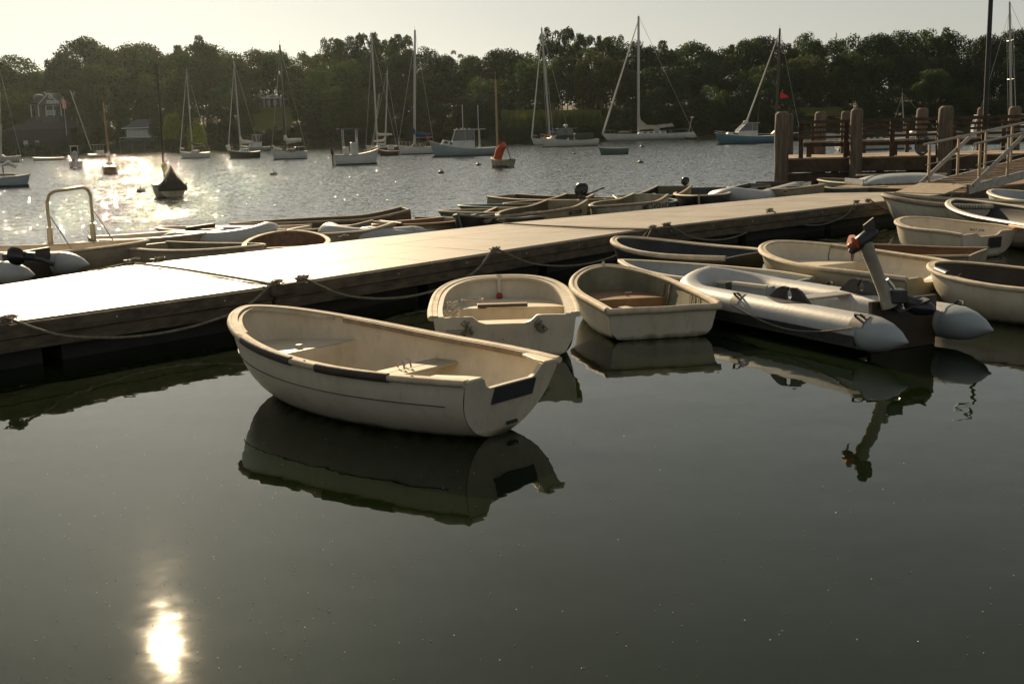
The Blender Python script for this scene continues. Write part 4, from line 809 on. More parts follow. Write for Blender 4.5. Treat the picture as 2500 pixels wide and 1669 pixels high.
#@@PART2@@
# ================= moored boats =================
def place(xl, xr, wl, head, ratio=0.32):
    xc = (xl+xr)/2; p = at(xc, wl, 0); th = R(head); wm = (xr-xl)*p.y/FPX
    L = wm/(abs(math.cos(th))+ratio*abs(math.sin(th))); return p, th, L, L*ratio
def ybase(name, label, cat, xl, xr, wl, head, hull, fbow, fst, ratio=0.32, tw=0.65, p=1.8, q=1.25, deck=None, n=2.6, rake=0.1, boot=BOOT, group=None, um=0.42):
    c, th, L, B = place(xl, xr, wl, head, ratio); s = Vector((math.cos(th), math.sin(th), 0)); st = c - s*L/2
    h = Hull(L, B, B*tw, fbow, min(fbow, fst)*0.92, fst, um=um, p=p, q=q, n=n, depth=0.25, kb=0.15, rake=rake, t=0.04, sole=0.1)
    e = empty(name, (st.x, st.y, 0), th); tag(e, label, cat, group); h.shell().build('hull', hull, e, True)
    rows = []
    for u in h.us(): 
        P_ = h.pt(u, math.pi/2); rows.append([(P_.x, P_.y*k, P_.z+0.05*(1-k*k)-0.005) for k in (1, .6, .2, -.2, -.6, -1)])
    MB().grid(rows).build('deck', deck or BOATW, e, True)
    rowt = [h.pt(0, (1-k/8)*math.pi/2) for k in range(8)]+[h.pt(0, k/8*math.pi/2, False, -1) for k in range(9)]
    tb = MB(); tb.add([p_+Vector((-0.004, 0, 0)) for p_ in rowt], [tuple(range(len(rowt)))]); tb.build('transom', hull, e)
    if boot:
        ra = []
        for sd in (1, -1):
            pts = [Vector((h.pt(u, 0.9).x, sd*(h.half(u, 0.06, False)+0.012), 0.05)) for u in np.linspace(0.0, 0.97, 16)]
            MB().sweep(pts, rect(0.008, 0.06)).build('boot_stripe', boot, e)
    MB().sweep(h.rail(off=0.0), rect(0.025, 0.03)).build('toe_rail', RAILW if hull is not BOATBL else BOATW, e)
    return e, h, c
def mast(e, h, u, top, m_=MASTM, wpx=4.0, spread=(0.55,), forestay=True, jib=False, backstay=True, lean=None, shrouds=True, base=0.0):
    xm = u*h.L; zb = h.sh(u)+base; wpos = e.matrix_basis @ Vector((xm, 0, 0)); tp = atd(top[0], top[1], wpos.y); H = tp.z
    r_ = max(0.02, wpx*wpos.y/FPX/2); th = e.rotation_euler.z
    dx = tp.x-wpos.x; dx = max(-0.07*H, min(0.07*H, dx)); off = Vector((dx*math.cos(-th), dx*math.sin(-th), 0))
    T = Vector((xm, 0, H))+off; Bs = Vector((xm, 0, zb-0.1))
    MB().tube([Bs, Bs.lerp(T, 0.6), T], [r_, r_, r_*0.75], 8).build('mast', m_, e, True)
    MB().tube([T, T+Vector((0, 0, 0.5))], 0.012, 4).build('masthead_aerial', m_, e)
    wr = max(0.008, 0.7*wpos.y/FPX/2)
    if forestay:
        bw = Vector((h.L*0.99, 0, h.sh(1)+0.02)); tt = Bs.lerp(T, 0.93 if not jib else 0.97)
        if jib: MB().tube([bw, bw.lerp(tt, .1), bw.lerp(tt, .7), tt], [r_*0.6, r_*0.75, r_*0.5, r_*0.3], 7).build('furled_jib', SAILC, e, True)
        else: MB().tube([bw, tt], wr, 4).build('forestay', METAL, e)
    if backstay: MB().tube([(0.02, 0, h.sh(0)), T], wr, 4).build('backstay', METAL, e)
    for f in spread:
        q = Bs.lerp(T, f); sp_ = h.B*0.75
        MB().tube([q+Vector((0, -sp_, 0.05)), q, q+Vector((0, sp_, 0.05))], max(0.02, wr*1.8), 6).build('spreader', MASTM, e)
        if shrouds:
            for s_ in (1, -1): MB().tube([(xm-0.1, s_*h.half(u, h.sh(u), False), h.sh(u)), q+Vector((0, s_*sp_, 0.05)), Bs.lerp(T, min(1, f+0.42))], wr, 4).build('shroud', METAL, e)
    return Bs, T
def boom(e, h, u, ln, z, cover=SAILC, m_=MASTM, th_=0.14, rise=0.0, bag=True):
    x0 = u*h.L; a = Vector((x0-0.1, 0, z)); b_ = Vector((x0-ln, 0, z+rise)); MB().tube([a, b_], 0.06, 7).build('boom', m_, e, True)
    if bag:
        pts = [Vector((x0+0.02, 0, z+th_*5)), Vector((x0-0.08, 0, z+th_*2.2)), a.lerp(b_, .12)+Vector((0, 0, th_*1.2)), a.lerp(b_, .5)+Vector((0, 0, th_*0.9)), a.lerp(b_, .97)+Vector((0, 0, th_*0.7))]
        MB().tube(pts, [0.04, th_*1.0, th_*1.1, th_, th_*0.6], 9).build('sail_cover', cover, e, True)
def cabin(e, h, u0, u1, ht, wf=0.6, m_=BOATW, win=GLASS, nwin=3, name='cabin'):
    x0, x1 = u0*h.L, u1*h.L; z0 = min(h.sh(u0), h.sh(u1))-0.03; w0, w1 = h.b(u0)*wf, h.b(u1)*wf*0.92; zt0, zt1 = h.sh(u0)+ht, h.sh(u1)+ht*0.75
    v = [(x0, -w0, z0), (x1, -w1, z0), (x1, w1, z0), (x0, w0, z0), (x0+0.05, -w0*.86, zt0), (x1-ht*0.9, -w1*.86, zt1), (x1-ht*0.9, w1*.86, zt1), (x0+0.05, w0*.86, zt0)]
    MB().add(v, [(3, 2, 1, 0), (4, 5, 6, 7), (0, 1, 5, 4), (1, 2, 6, 5), (2, 3, 7, 6), (3, 0, 4, 7)]).build(name, m_, e, bevel=0.03)
    for s_ in (1, -1):
        for k in range(nwin):
            t0, t1 = (k+0.2)/nwin*0.85, (k+0.85)/nwin*0.85
            def q(t, f):
                lo = Vector((lerp(x0, x1, t), s_*lerp(w0, w1, t), lerp(h.sh(u0), h.sh(u1), t))); hi = Vector((lerp(x0+.05, x1-ht*.9, t), s_*lerp(w0, w1, t)*.86, lerp(zt0, zt1, t)))
                return lo.lerp(hi, f)+Vector((0, s_*0.012, 0))
            MB().add([q(t0, .35), q(t1, .35), q(t1, .8), q(t0, .8)], [(0, 1, 2, 3)]).build('cabin_window', win, e)
def wheelhouse(e, h, u0, u1, ht, wf=0.7, m_=BOATW, roof=BOATW, over=0.25, open_back=True, frame=0.06, slope=0.35, back=True):
    x0, x1 = u0*h.L, u1*h.L; z0 = h.sh((u0+u1)/2); w_ = h.b((u0+u1)/2)*wf; zt = z0+ht; xs = x1-slope
    mb = MB(); mb.box(((x0+x1)/2, 0, z0+ht*0.2), (x1-x0, 2*w_, ht*0.45)); mb.build('console', m_, e, bevel=0.03)
    zc = z0+ht*0.42
    for s_ in (1, -1):
        for (xa, xb) in ((x0+0.03, x0+0.03), ((x0+xs)/2, (x0+xs)/2), (x1, xs)):
            MB().tube([(xa, s_*w_, zc), (xb, s_*w_*0.94, zt)], frame/2, 6).build('window_post', m_, e)
        MB().add([(x0+.1, s_*w_, zc), ((x0+xs)/2-.06, s_*w_, zc), ((x0+xs)/2-.06, s_*w_*.94, zt), (x0+.1, s_*w_*.94, zt)], [(0, 1, 2, 3)]).build('side_window', GLASS, e)
        MB().add([((x0+xs)/2+.06, s_*w_, zc), (x1-.08, s_*w_, zc), (xs-.08, s_*w_*.94, zt), ((x0+xs)/2+.06, s_*w_*.94, zt)], [(0, 1, 2, 3)]).build('side_window', GLASS, e)
    MB().add([(x1, -w_, zc), (x1, w_, zc), (xs, w_*.94, zt), (xs, -w_*.94, zt)], [(0, 1, 2, 3)]).build('windscreen', GLASS, e)
    MB().box(((x0-over+xs+0.1)/2, 0, zt+0.03), (xs+0.1-x0+over, 2*w_+0.16, 0.06)).build('roof', roof, e, bevel=0.02)
    return zt
def pulpit(e, h, u0=0.86, ht=0.5):
    pts = [p+Vector((0, 0, ht)) for p in h.rail(off=-0.08, u0=u0)]
    MB().tube(pts[:], 0.018, 5).build('bow_rail', METAL, e)
    for p in pts[::max(1, len(pts)//4)]: MB().tube([p, p-Vector((0, 0, ht))], 0.014, 5).build('rail_stanchion', METAL, e)
def lifelines(e, h, u0=0.05, u1=0.85, ht=0.55):
    for s_ in (1, -1):
        pts = [p+Vector((0, 0, ht)) for p in h.rail(off=-0.06, u0=u0, u1=u1, side=s_)]
        MB().tube(pts, 0.010, 4).build('lifeline', METAL, e)
        for p in pts[::3]: MB().tube([p, p-Vector((0, 0, ht))], 0.014, 4).build('rail_stanchion', METAL, e)
def engine(e, h, y=0.0, s=1.0, m_=BLACKG):
    mb = MB(); mb.tube([(-0.10*s, y, h.zs+0.0*s), (-0.12*s, y, h.zs+0.25*s), (-0.12*s, y, h.zs+0.6*s), (-0.08*s, y, h.zs+0.72*s)], [0.13*s, 0.19*s, 0.2*s, 0.08*s], 10); mb.build('outboard_cowl', m_, e, True)
    MB().tube([(-0.10*s, y, h.zs+0.05*s), (-0.12*s, y, 0), (-0.12*s, y, -0.3)], 0.08*s, 8).build('outboard_leg', m_, e, True)
def cloth(e, pts, rs, m_, name): MB().tube(pts, rs, 9).build(name, m_, e, True)

# 1 small open day boat, far left
e, h, c = ybase('day_boat', 'grey-green open day boat with a rounded dark cockpit at the left edge', 'sailboat', -52, 76, 457, 12, BOATG, 0.62, 0.5, 0.42, tw=0.75)
MB().add([(h.L*.12+h.L*.30*(1+math.cos(a)), h.B*0.72*math.sin(a), 0.60) for a in np.linspace(0, 2*math.pi, 25)[:-1]], [tuple(range(24))]).build('cockpit', NAVY, e)
MB().sweep([(h.L*.12+h.L*.30*(1+math.cos(a)), h.B*0.72*math.sin(a), 0.64) for a in np.linspace(0, 2*math.pi, 25)], rect(0.02, 0.05), cap=False).build('coaming', WOODH, e)
MB().tube([(h.L*.5, 0, .5), (h.L*.5, 0, 1.2)], 0.03, 6).build('mast_stub', MASTD, e); cloth(e, [(h.L*.48, 0, 1.1), (h.L*.6, 0.1, 1.25), (h.L*.75, 0.1, 1.0)], [.06, .14, .08], SAILC, 'bundled_sail')
# leftmost sloop with mast
e, h, c = ybase('sloop', 'white sloop at the left edge carrying the leftmost tall mast', 'sailboat', -70, 52, 398, 8, BOATW, 0.9, 0.8, 0.3, group=None)
cabin(e, h, .35, .7, .35); mast(e, h, .6, (11, 132), wpx=4, spread=(0.3, 0.62)); boom(e, h, .6, h.L*.4, 1.6)
# 2 motor boat seen from astern
e, h, c = ybase('motorboat', 'white outboard motorboat seen square from astern with a hard top, on the left', 'motorboat', 156, 214, 410, 113, BOATW, 0.95, 0.65, 0.38, tw=0.95, q=1.5)
zt = wheelhouse(e, h, .32, .55, 1.35, .55); engine(e, h, 0.05, 1.25, mat('pale_cowl', (0.4, 0.4, 0.38), 0.3)); pulpit(e, h)
MB().box((h.L*.30, 0, h.zs+.35), (0.05, h.B*1.1, .75)).build('dark_canvas', NAVY, e)
# 3 pontoon boat
e, h, c = ybase('pontoon_boat', 'small white pontoon boat with a flat awning behind the day sailer', 'motorboat', 212, 268, 384, 170, BOATW, 0.55, 0.5, 0.4, tw=0.9, q=2)
for s_ in (1, -1):
    for u in (.3, .6): MB().tube([(u*h.L, s_*h.B*.7, .5), (u*h.L, s_*h.B*.7, 2.1)], .03, 6).build('awning_post', METAL, e)
MB().box((h.L*.45, 0, 2.12), (h.L*.5, h.B*1.7, .06)).build('awning', SAILC, e); MB().box((h.L*.4, 0, .85), (h.L*.3, h.B, .5)).build('console', BOATW, e)
# 3b low white launch at the left
e, h, c = ybase('launch', 'low white launch lying in the glare left of the outboard motorboat', 'motorboat', 78, 158, 392, 178, BOATW, 0.5, 0.4, 0.3, tw=0.8); 
e, h, c = ybase('launch', 'long pale work skiff at the shore under the grey barn', 'motorboat', 60, 150, 377, 3, BEIGE, 0.5, 0.4, 0.3, tw=0.8)
# 4 day sailer
e, h, c = ybase('day_sailer', 'varnished day sailer with one bare brown mast seen from astern', 'sailboat', 242, 298, 424, 108, WOODH, 0.62, 0.5, 0.42, tw=0.8, deck=WOODH, q=1.5)
mast(e, h, .62, (252, 252), MASTW, wpx=5, spread=(), forestay=False, backstay=False); boom(e, h, .62, h.L*.5, 1.15, SAILC, MASTW, .10)
MB().box((h.L*.45, 0, .72), (h.L*.2, h.B*.8, .3)).build('cuddy', BOATW, e, bevel=.03)
# 5 covered catboat
e, h, c = ybase('catboat', 'catboat under a peaked dark olive canvas cover, just beyond the arch boat', 'sailboat', 350, 476, 480, 114, BEIGE, 0.60, 0.5, 0.52, tw=0.86, q=1.7, p=2.2, n=2.2, boot=None)
rows = []
for i in range(15):
    u = i/14*0.98; P_ = h.pt(min(u, .97), math.pi/2); pk = h.sh(u)+0.72*math.exp(-((u-.10)/.36)**2)*(1 if u > .12 else 1)
    rows.append([(P_.x-0.05, P_.y*1.04*math.copysign(abs(k)**0.9, k), lerp(pk, P_.z-0.08, abs(k)**(0.62))) for k in np.linspace(1, -1, 17)])
MB().grid(rows).build('canvas_cover', GREENC, e, True)
MB().add([rows[0][k] for k in range(17)]+[(0, -h.T*1.04, .25), (0, h.T*1.04, .25)], [tuple(range(19))]).build('cover_end_flap', GREENC, e)
for k in (6, 10): MB().tube([Vector(rows[0][8])+Vector((-.02, 0, 0)), Vector(rows[0][k if k < 8 else k])+Vector((-.02, 0, 0)), Vector((-0.02, (8-k)*.12, .58))], .012, 5).build('cover_seam', RAILB, e)
mast(e, h, .90, (382, 160), MASTD, wpx=5, spread=(), forestay=False, backstay=False)
cloth(e, [(h.L*.88, 0, .9), (h.L*.8, 0, 1.15), (h.L*.5, 0, 1.3)], [.05, .12, .06], BEIGE, 'boom_bundle')
# 6
e, h, c = ybase('sloop', 'small white sloop behind the covered catboat, bow pointing left', 'sailboat', 440, 514, 387, 198, BOATW, 0.9, 0.75, 0.34)
cabin(e, h, .35, .68, .35); mast(e, h, .58, (455, 168), wpx=3, spread=(0.55,), jib=True); boom(e, h, .58, h.L*.42, 1.55, NAVY, th_=.16); pulpit(e, h)
# 7
e, h, c = ybase('sloop', 'dark-hulled sloop with furled white jib, second from the covered catboat', 'sailboat', 557, 637, 387, 200, BOATD, 1.0, 0.8, 0.34)
cabin(e, h, .35, .7, .4); mast(e, h, .6, (571, 150), wpx=3.5, spread=(0.5,), jib=True); boom(e, h, .6, h.L*.42, 1.75, SAILC, th_=.2)
cloth(e, [(h.L*.95, 0, 1.0), (h.L*1.0, 0, 1.5), (h.L*.93, 0, 1.7)], [.2, .25, .08], SAILC, 'bow_sail_bag'); pulpit(e, h)
# 8
e, h, c = ybase('motor_cruiser', 'grey-hulled motor cruiser with a flybridge half hidden behind the dark-hulled sloop', 'motorboat', 585, 662, 370, 175, BOATG, 1.2, 0.9, 0.34, tw=0.9)
cabin(e, h, .3, .75, .8); zt = wheelhouse(e, h, .3, .58, 2.3, .6)
# 9
e, h, c = ybase('sloop', 'white sloop with dark mast and heaped boom sail, left of the centre-console motorboat', 'sailboat', 662, 752, 389, 202, BOATW, 1.0, 0.8, 0.34)
cabin(e, h, .33, .66, .35, m_=WOODH); mast(e, h, .60, (683, 110), MASTD, wpx=5, spread=(0.55,)); boom(e, h, .6, h.L*.48, 1.6, SAILC, th_=.24, rise=.25)
cloth(e, [(h.L*.7, 0, 1.0), (h.L*.9, 0, 1.15), (h.L*.96, 0, 1.5)], [.15, .2, .08], SAILC, 'bow_sail_bag'); lifelines(e, h); MB().box((h.L*.2, 0, 1.05), (h.L*.25, h.B*.9, .4)).build('dodger', NAVY, e, bevel=.05)
# 10 centre console
e, h, c = ybase('centre_console_boat', 'white centre-console motorboat with a blue top and dark outboard', 'motorboat', 813, 930, 402, 18, BOATW, 1.15, 0.8, 0.36, tw=0.92, q=1.5, n=3)
z0 = h.sh(.4)
MB().box((h.L*.45, 0, z0+.45), (h.L*.14, h.B*.8, 1.0)).build('console', BOATW, e, bevel=.04); MB().box((h.L*.28, 0, z0+.35), (h.L*.1, h.B*.9, .55)).build('leaning_seat', BOATW, e, bevel=.04)
MB().add([(h.L*.53, -h.B*.4, z0+.9), (h.L*.53, h.B*.4, z0+.9), (h.L*.5, h.B*.4, z0+1.45), (h.L*.5, -h.B*.4, z0+1.45)], [(0, 1, 2, 3)]).build('windscreen', GLASSL, e)
for s_ in (1, -1):
    for u in (.22, .52): MB().tube([(u*h.L, s_*h.B*.55, z0), (u*h.L, s_*h.B*.5, z0+1.95)], .03, 6).build('top_post', METAL, e)
MB().box((h.L*.36, 0, z0+1.98), (h.L*.50, h.B*1.4, .07)).build('blue_top', mat('violet_blue_top', (0.10, 0.09, 0.20), 0.6, (0.14, 0.12, 0.24), 2), e, bevel=.02)
engine(e, h, 0.0, 0.75, mat('maroon_cowl', (0.10, 0.04, 0.03), 0.12)); pulpit(e, h, .7, .2)
# 11
e, h, c = ybase('sloop', 'sloop with a tall silver mast directly behind the centre-console boat', 'sailboat', 893, 970, 373, 188, BOATW, 1.0, 0.9, 0.32)
cabin(e, h, .35, .7, .4); mast(e, h, .62, (907, 84), wpx=4.5, spread=(0.35, 0.68)); boom(e, h, .62, h.L*.5, 2.2, SAILC, th_=.16, rise=.1)
# 12
e, h, c = ybase('ketch', 'maroon-hulled ketch with crossing spars right of the centre-console boat', 'sailboat', 905, 978, 375, 10, BOATR, 0.9, 0.8, 0.3)
cabin(e, h, .3, .6, .5, m_=BOATW); mast(e, h, .5, (958, 172), wpx=3, spread=(0.4, .7)); boom(e, h, .5, h.L*.4, 1.5, SAILC, th_=.12)
MB().tube([(h.L*.1, 0, .9), (h.L*.4, 0, 7.5)], .03, 5).build('gaff', MASTM, e); MB().tube([(h.L*.06, 0, .9), (h.L*.36, 0, 7.3)], .03, 5).build('gaff', MASTM, e)
e, h, c = ybase('launch', 'small maroon launch beside the maroon ketch', 'motorboat', 925, 975, 380, 175, BOATR, 0.7, 0.5, 0.36, tw=.85); MB().box((h.L*.4, 0, .9), (h.L*.3, h.B, .5)).build('cuddy', BOATW, e, bevel=.05)
# 13
e, h, c = ybase('sloop', 'white sloop with a blue sail cover left of the lobster boat', 'sailboat', 972, 1062, 377, 186, BOATW, 1.05, 0.85, 0.32)
cabin(e, h, .3, .68, .4, m_=BEIGE); mast(e, h, .55, (1013, 74), wpx=6, spread=(0.42, .72)); boom(e, h, .55, h.L*.5, 1.9, BLUEC, th_=.26); pulpit(e, h); lifelines(e, h)
MB().tube([(h.L*.2, .3, 1.3), (h.L*.2, .3, 2.0)], .015, 4).build('flag_staff', METAL, e); MB().box((h.L*.2-.12, .3, 1.85), (.25, .01, .35)).build('flag', REDCL, e)
# 14 lobster boat
e, h, c = ybase('lobster_boat', 'large grey-green lobster boat with an open wheelhouse and two whip aerials', 'motorboat', 1048, 1214, 381, 186, BOATG, 1.55, 0.75, 0.30, tw=0.85, boot=BOOT)
cabin(e, h, .62, .86, .5, wf=.7, nwin=2); zt = wheelhouse(e, h, .33, .66, 1.75, .72, over=1.1)
for u in (.16,):
    for s_ in (1, -1): MB().tube([(u*h.L+.6, s_*h.B*.6, h.sh(u)), (u*h.L+.6, s_*h.B*.6, zt)], .04, 6).build('roof_post', BOATW, e)
for px in (1130, 1168):
    q = e.matrix_basis.inverted() @ atd(px, 320, c.y); MB().tube([(q.x, .3, zt), (q.x, .3, (atd(px, 256 if px < 1140 else 257, c.y)).z)], .035, 6).build('whip_aerial', METAL, e)
for k in range(4): MB().ball((h.L*(.4+.06*k), (-1)**k*.3, zt+.1), .08, 8, 5).build('roof_fitting', BOATW, e)
# 15 small orange day sailer
e, h, c = ybase('day_sailer', 'small day sailer with an orange-red sail bundle, in front of the lobster boat stern', 'sailboat', 1187, 1261, 408, 128, BEIGE, 0.55, 0.45, 0.42, tw=0.8, q=1.5, deck=WOODH)
mast(e, h, .68, (1210, 195), MASTW, wpx=5, spread=(), forestay=False, backstay=False)
MB().tube([(h.L*.6, .1, .5), (h.L*.6, .1, 3.2)], .035, 6).build('second_spar', MASTW, e)
cloth(e, [(h.L*.68, 0, .5), (h.L*.55, 0, 1.0), (h.L*.35, 0, 1.35), (h.L*.2, 0, 1.2)], [.25, .28, .2, .06], ORCLOTH, 'sail_bundle')
MB().tube([(h.L*.2, 0, 1.2), (h.L*.02, 0, .5)], .03, 5).build('boom_crutch', MASTD, e)
# 16/17
e, h, c = ybase('day_sailer', 'small dun day sailer by the shore left of the two touching white boats', 'sailboat', 1252, 1318, 349, 188, BEIGE, 0.7, 0.5, 0.32, boot=None)
mast(e, h, .7, (1270, 288), MASTW, wpx=2.5, spread=(), forestay=False); boom(e, h, .7, h.L*.6, 1.0, GREENC, MASTW, .12)
e, h, c = ybase('sloop', 'white sloop with a blue boom cover nosing past the power cruiser', 'sailboat', 1291, 1400, 354, 205, BOATW, 1.25, 0.9, 0.3)
cabin(e, h, .3, .62, .35); mast(e, h, .52, (1322, 68), wpx=5, spread=(0.42,), jib=True); boom(e, h, .52, h.L*.4, 2.1, BLUEC, th_=.24); pulpit(e, h)
cloth(e, [(h.L*.7, .2, 1.3), (h.L*.64, .2, 1.45)], [.14, .12], REDCL, 'red_cushion')
# 18 power cruiser
e, h, c = ybase('power_cruiser', 'white power cruiser with dark-framed windscreen in front of the sloop', 'motorboat', 1318, 1462, 358, 187, BOATW, 1.35, 0.95, 0.3, tw=0.85)
cabin(e, h, .52, .86, .45, wf=.72, nwin=2); zt = wheelhouse(e, h, .44, .74, 1.55, .68, over=.7, m_=BOOT, roof=BOATG); pulpit(e, h, .8)
MB().ball((h.L*.56, 0, zt+.45), (.32, .32, .18), 12, 6).build('radar_dome', BOATW, e, True); MB().tube([(h.L*.56, 0, zt), (h.L*.56, 0, zt+.4)], .07, 6).build('radar_post', BOATW, e)
MB().box((h.L*.25, 0, 1.45), (h.L*.32, h.B*1.3, .75)).build('aft_canvas', NAVY, e, bevel=.08)
# 19 rowing boat
e, h, c = ybase('rowing_boat', 'empty dark green rowing boat floating alone below the big white yacht', 'rowing boat', 1462, 1535, 377, 178, mat('rowboat_green', (0.10, 0.14, 0.12), 0.5), 0.62, 0.55, 0.36, tw=0.7, boot=None, deck=NAVY)
# 20 big yacht
e, h, c = ybase('yacht', 'largest white sloop with the tallest mast and a cream sail furled on its boom', 'sailboat', 1470, 1692, 343, 176, BOATW, 1.55, 1.35, 0.26, tw=0.7, rake=-0.6, p=1.7, q=1.15)
mast(e, h, .60, (1559, 40), wpx=6.5, spread=(.3, .55, .78), jib=True); cabin(e, h, .3, .62, .5, nwin=4); lifelines(e, h, .02, .8, .7); pulpit(e, h, .85, .7)
x0 = .60*h.L
MB().add([(x0, 0, 2.1), (x0, 0, 6.2), (x0-.5, 0, 4.0), (x0-1.6, 0, 3.0), (x0-3.4, 0, 2.9), (x0-6.6, 0, 3.2), (x0-6.8, 0, 2.6), (x0-3.4, 0, 2.2)]+[(a_, .22, b_) for a_, b_ in ((x0, 2.1), (x0, 6.2), (x0-.5, 4.0), (x0-1.6, 3.0), (x0-3.4, 2.9), (x0-6.6, 3.2), (x0-6.8, 2.6), (x0-3.4, 2.2))],
         [tuple(range(7, -1, -1)), tuple(range(8, 16))]+[(k, (k+1) % 8, 8+(k+1) % 8, 8+k) for k in range(8)]).build('furled_mainsail', mat('cream_sail', (0.45, 0.42, 0.34), 0.8, (0.34, 0.31, 0.24), 1.5), e)
MB().tube([(x0, .1, 2.4), (x0-6.9, .1, 2.7)], .12, 8).build('boom', MASTM, e)
MB().tube([(.9, 0, 1.3), (.3, 0, 4.1)], .06, 6).build('stern_pole', METAL, e); MB().ball((.25, 0, 4.2), (.35, .35, .16), 10, 5).build('radar_dome', BOATW, e)
MB().ball((x0-3.6, 0, 1.9), (.7, .6, .55), 12, 6).build('dodger', BEIGE, e, True)
for u_, l_ in ((.78, 1.4), (.72, .8)): MB().box((u_*h.L, 0, h.sh(u_)+.4), (l_, .8, .3)).build('deck_gear', BEIGE, e, bevel=.1)
e, h, c = ybase('tender', 'black inflatable tender tied astern of the big yacht', 'dinghy', 1672, 1702, 341, 176, NAVY, 0.5, 0.45, 0.4, tw=.9, q=2, deck=NAVY, boot=None)
# 21
e, h, c = ybase('sloop', 'low dark sloop moored close under the trees right of the big yacht', 'sailboat', 1688, 1752, 336, 5, MASTD, 0.9, 0.7, 0.3, deck=WOODH)
mast(e, h, .45, (1707, 280), MASTW, wpx=3, spread=(), backstay=True); boom(e, h, .45, h.L*.3, 1.2, GREENC, MASTW, .1)
e, h, c = ybase('day_sailer', 'little dark boat with a short mast under the trees behind the powder blue motorboat', 'sailboat', 1775, 1830, 332, 8, MASTD, 0.8, 0.6, 0.3, deck=WOODH); mast(e, h, .5, (1794, 276), MASTW, wpx=2.5, spread=())
for xm, yt, lb in ((1535, 235, 'grey bare-masted sloop hidden behind the cream furled sail, shorter mast'), (1551, 200, 'grey sloop behind the big yacht with a mast close to the tallest one')):
    e, h, c = ybase('sloop', lb, 'sailboat', xm-22, xm+22, 337, 175, BOATG, 0.8, 0.7, 0.3); mast(e, h, .5, (xm, yt), wpx=2.5, spread=(.5,))
# 22 blue motorboat
e, h, c = ybase('motorboat', 'powder blue motorboat with a white hardtop, bow to the left, beside the pier piling', 'motorboat', 1742, 1905, 351, 186, BOATBL, 1.45, 0.95, 0.28, tw=0.88, q=1.35)
cabin(e, h, .5, .84, .35, wf=.72, nwin=1); zt = wheelhouse(e, h, .36, .66, 1.55, .7, over=.2, slope=1.0); pulpit(e, h, .75, .25)
MB().ball((h.L*.52, 0, zt+.2), (.33, .33, .16), 12, 6).build('radar_dome', BOATW, e, True)
# 23 dark ketch behind with red pennant
e, h, c = ybase('ketch', 'dark ketch with a tall brown mast and small red pennant behind the first pier piling', 'sailboat', 1812, 1952, 346, 180, BOATD, 1.2, 1.1, 0.28, deck=WOODH)
mast(e, h, .42, (1904, 70), MASTD, wpx=6, spread=(), jib=True); cabin(e, h, .2, .5, .6, m_=WOODH); mast(e, h, .75, (1876, 245), MASTD, wpx=2.5, spread=(), forestay=False, backstay=False)
q = e.matrix_basis.inverted() @ atd(1905, 232, c.y); MB().add([(q.x, .05, q.z+.45), (q.x, .05, q.z-.5), (q.x-1.2, .05, q.z-.3)], [(0, 1, 2)]).build('pennant', REDCL, e)
# 24 boats behind the pier
e, h, c = ybase('motorboat', 'white runabout seen between the pier rails', 'motorboat', 2015, 2110, 350, 172, BOATW, 1.2, 0.9, 0.32, tw=.9); wheelhouse(e, h, .35, .6, 1.2, .6)
e, h, c = ybase('motorboat', 'long white hull with dark waterline low behind the pier bench', 'motorboat', 2040, 2235, 366, 3, BOATW, 0.9, 0.8, 0.26, tw=.85); cabin(e, h, .3, .6, .4)
e, h, c = ybase('sloop', 'white sloop behind the pier under a short bare mast', 'sailboat', 2170, 2290, 343, 183, BOATW, 1.0, 0.9, 0.3); mast(e, h, .7, (2194, 227), wpx=3, spread=()); cabin(e, h, .3, .6, .4)
e, h, c = ybase('motorboat', 'white cabin boat glimpsed beyond the gangway rails', 'motorboat', 2330, 2440, 352, 178, BOATW, 1.2, 0.9, 0.3, tw=.9); wheelhouse(e, h, .35, .62, 1.6, .6)
e, h, c = ybase('sloop', 'large sloop at the right edge whose tall mast rises beside the black post', 'sailboat', 2380, 2600, 346, 176, BOATW, 1.4, 1.2, 0.27); mast(e, h, .60, (2465, 5), wpx=6, spread=(.4, .7)); boom(e, h, .6, h.L*.4, 2.2, SAILC); cabin(e, h, .3, .6, .5)
# buoys
def buoy(px, py, w_, label):
    p = at(px, py, 0); r_ = w_*p.y/FPX/2; e = empty('mooring_buoy', p); tag(e, label, 'buoy', 'mooring buoys')
    MB().ball((0, 0, r_*.12), (r_, r_, r_*.72), 14, 8).build('float_ball', mat('weathered_buoy', (0.20, 0.19, 0.17), 0.5, (0.08, 0.075, 0.06), 5, wl=(0.04, 0.04, 0.02)), e, True)
    MB().tube([(0, 0, r_*.75), (0, 0, r_*1.1)], r_*.16, 8).build('top_fitting', BLACK, e); MB().tube([(r_*.15*math.cos(a), 0, r_*1.15+r_*.15*math.sin(a)) for a in np.linspace(0, 2*math.pi, 11)[:-1]], r_*.05, 5, closed=True).build('ring', METAL, e)
for a in ((344, 468, 21, 'dark mooring buoy left of the covered catboat'), (668, 427, 18, 'mooring buoy alone below the white sloop with the dark mast'), (1077, 423, 16, 'mooring buoy below the lobster boat bow'), (1168, 404, 14, 'mooring buoy just left of the orange-sailed boat'),
          (1402, 376, 9, 'tiny mooring buoy left of the empty rowing boat'), (1568, 360, 13, 'mooring buoy under the big white yacht'), (1564, 398, 15, 'mooring buoy right of and below the empty rowing boat'), (183, 414, 11, 'mooring buoy under the outboard of the left motorboat')): buoy(*a)

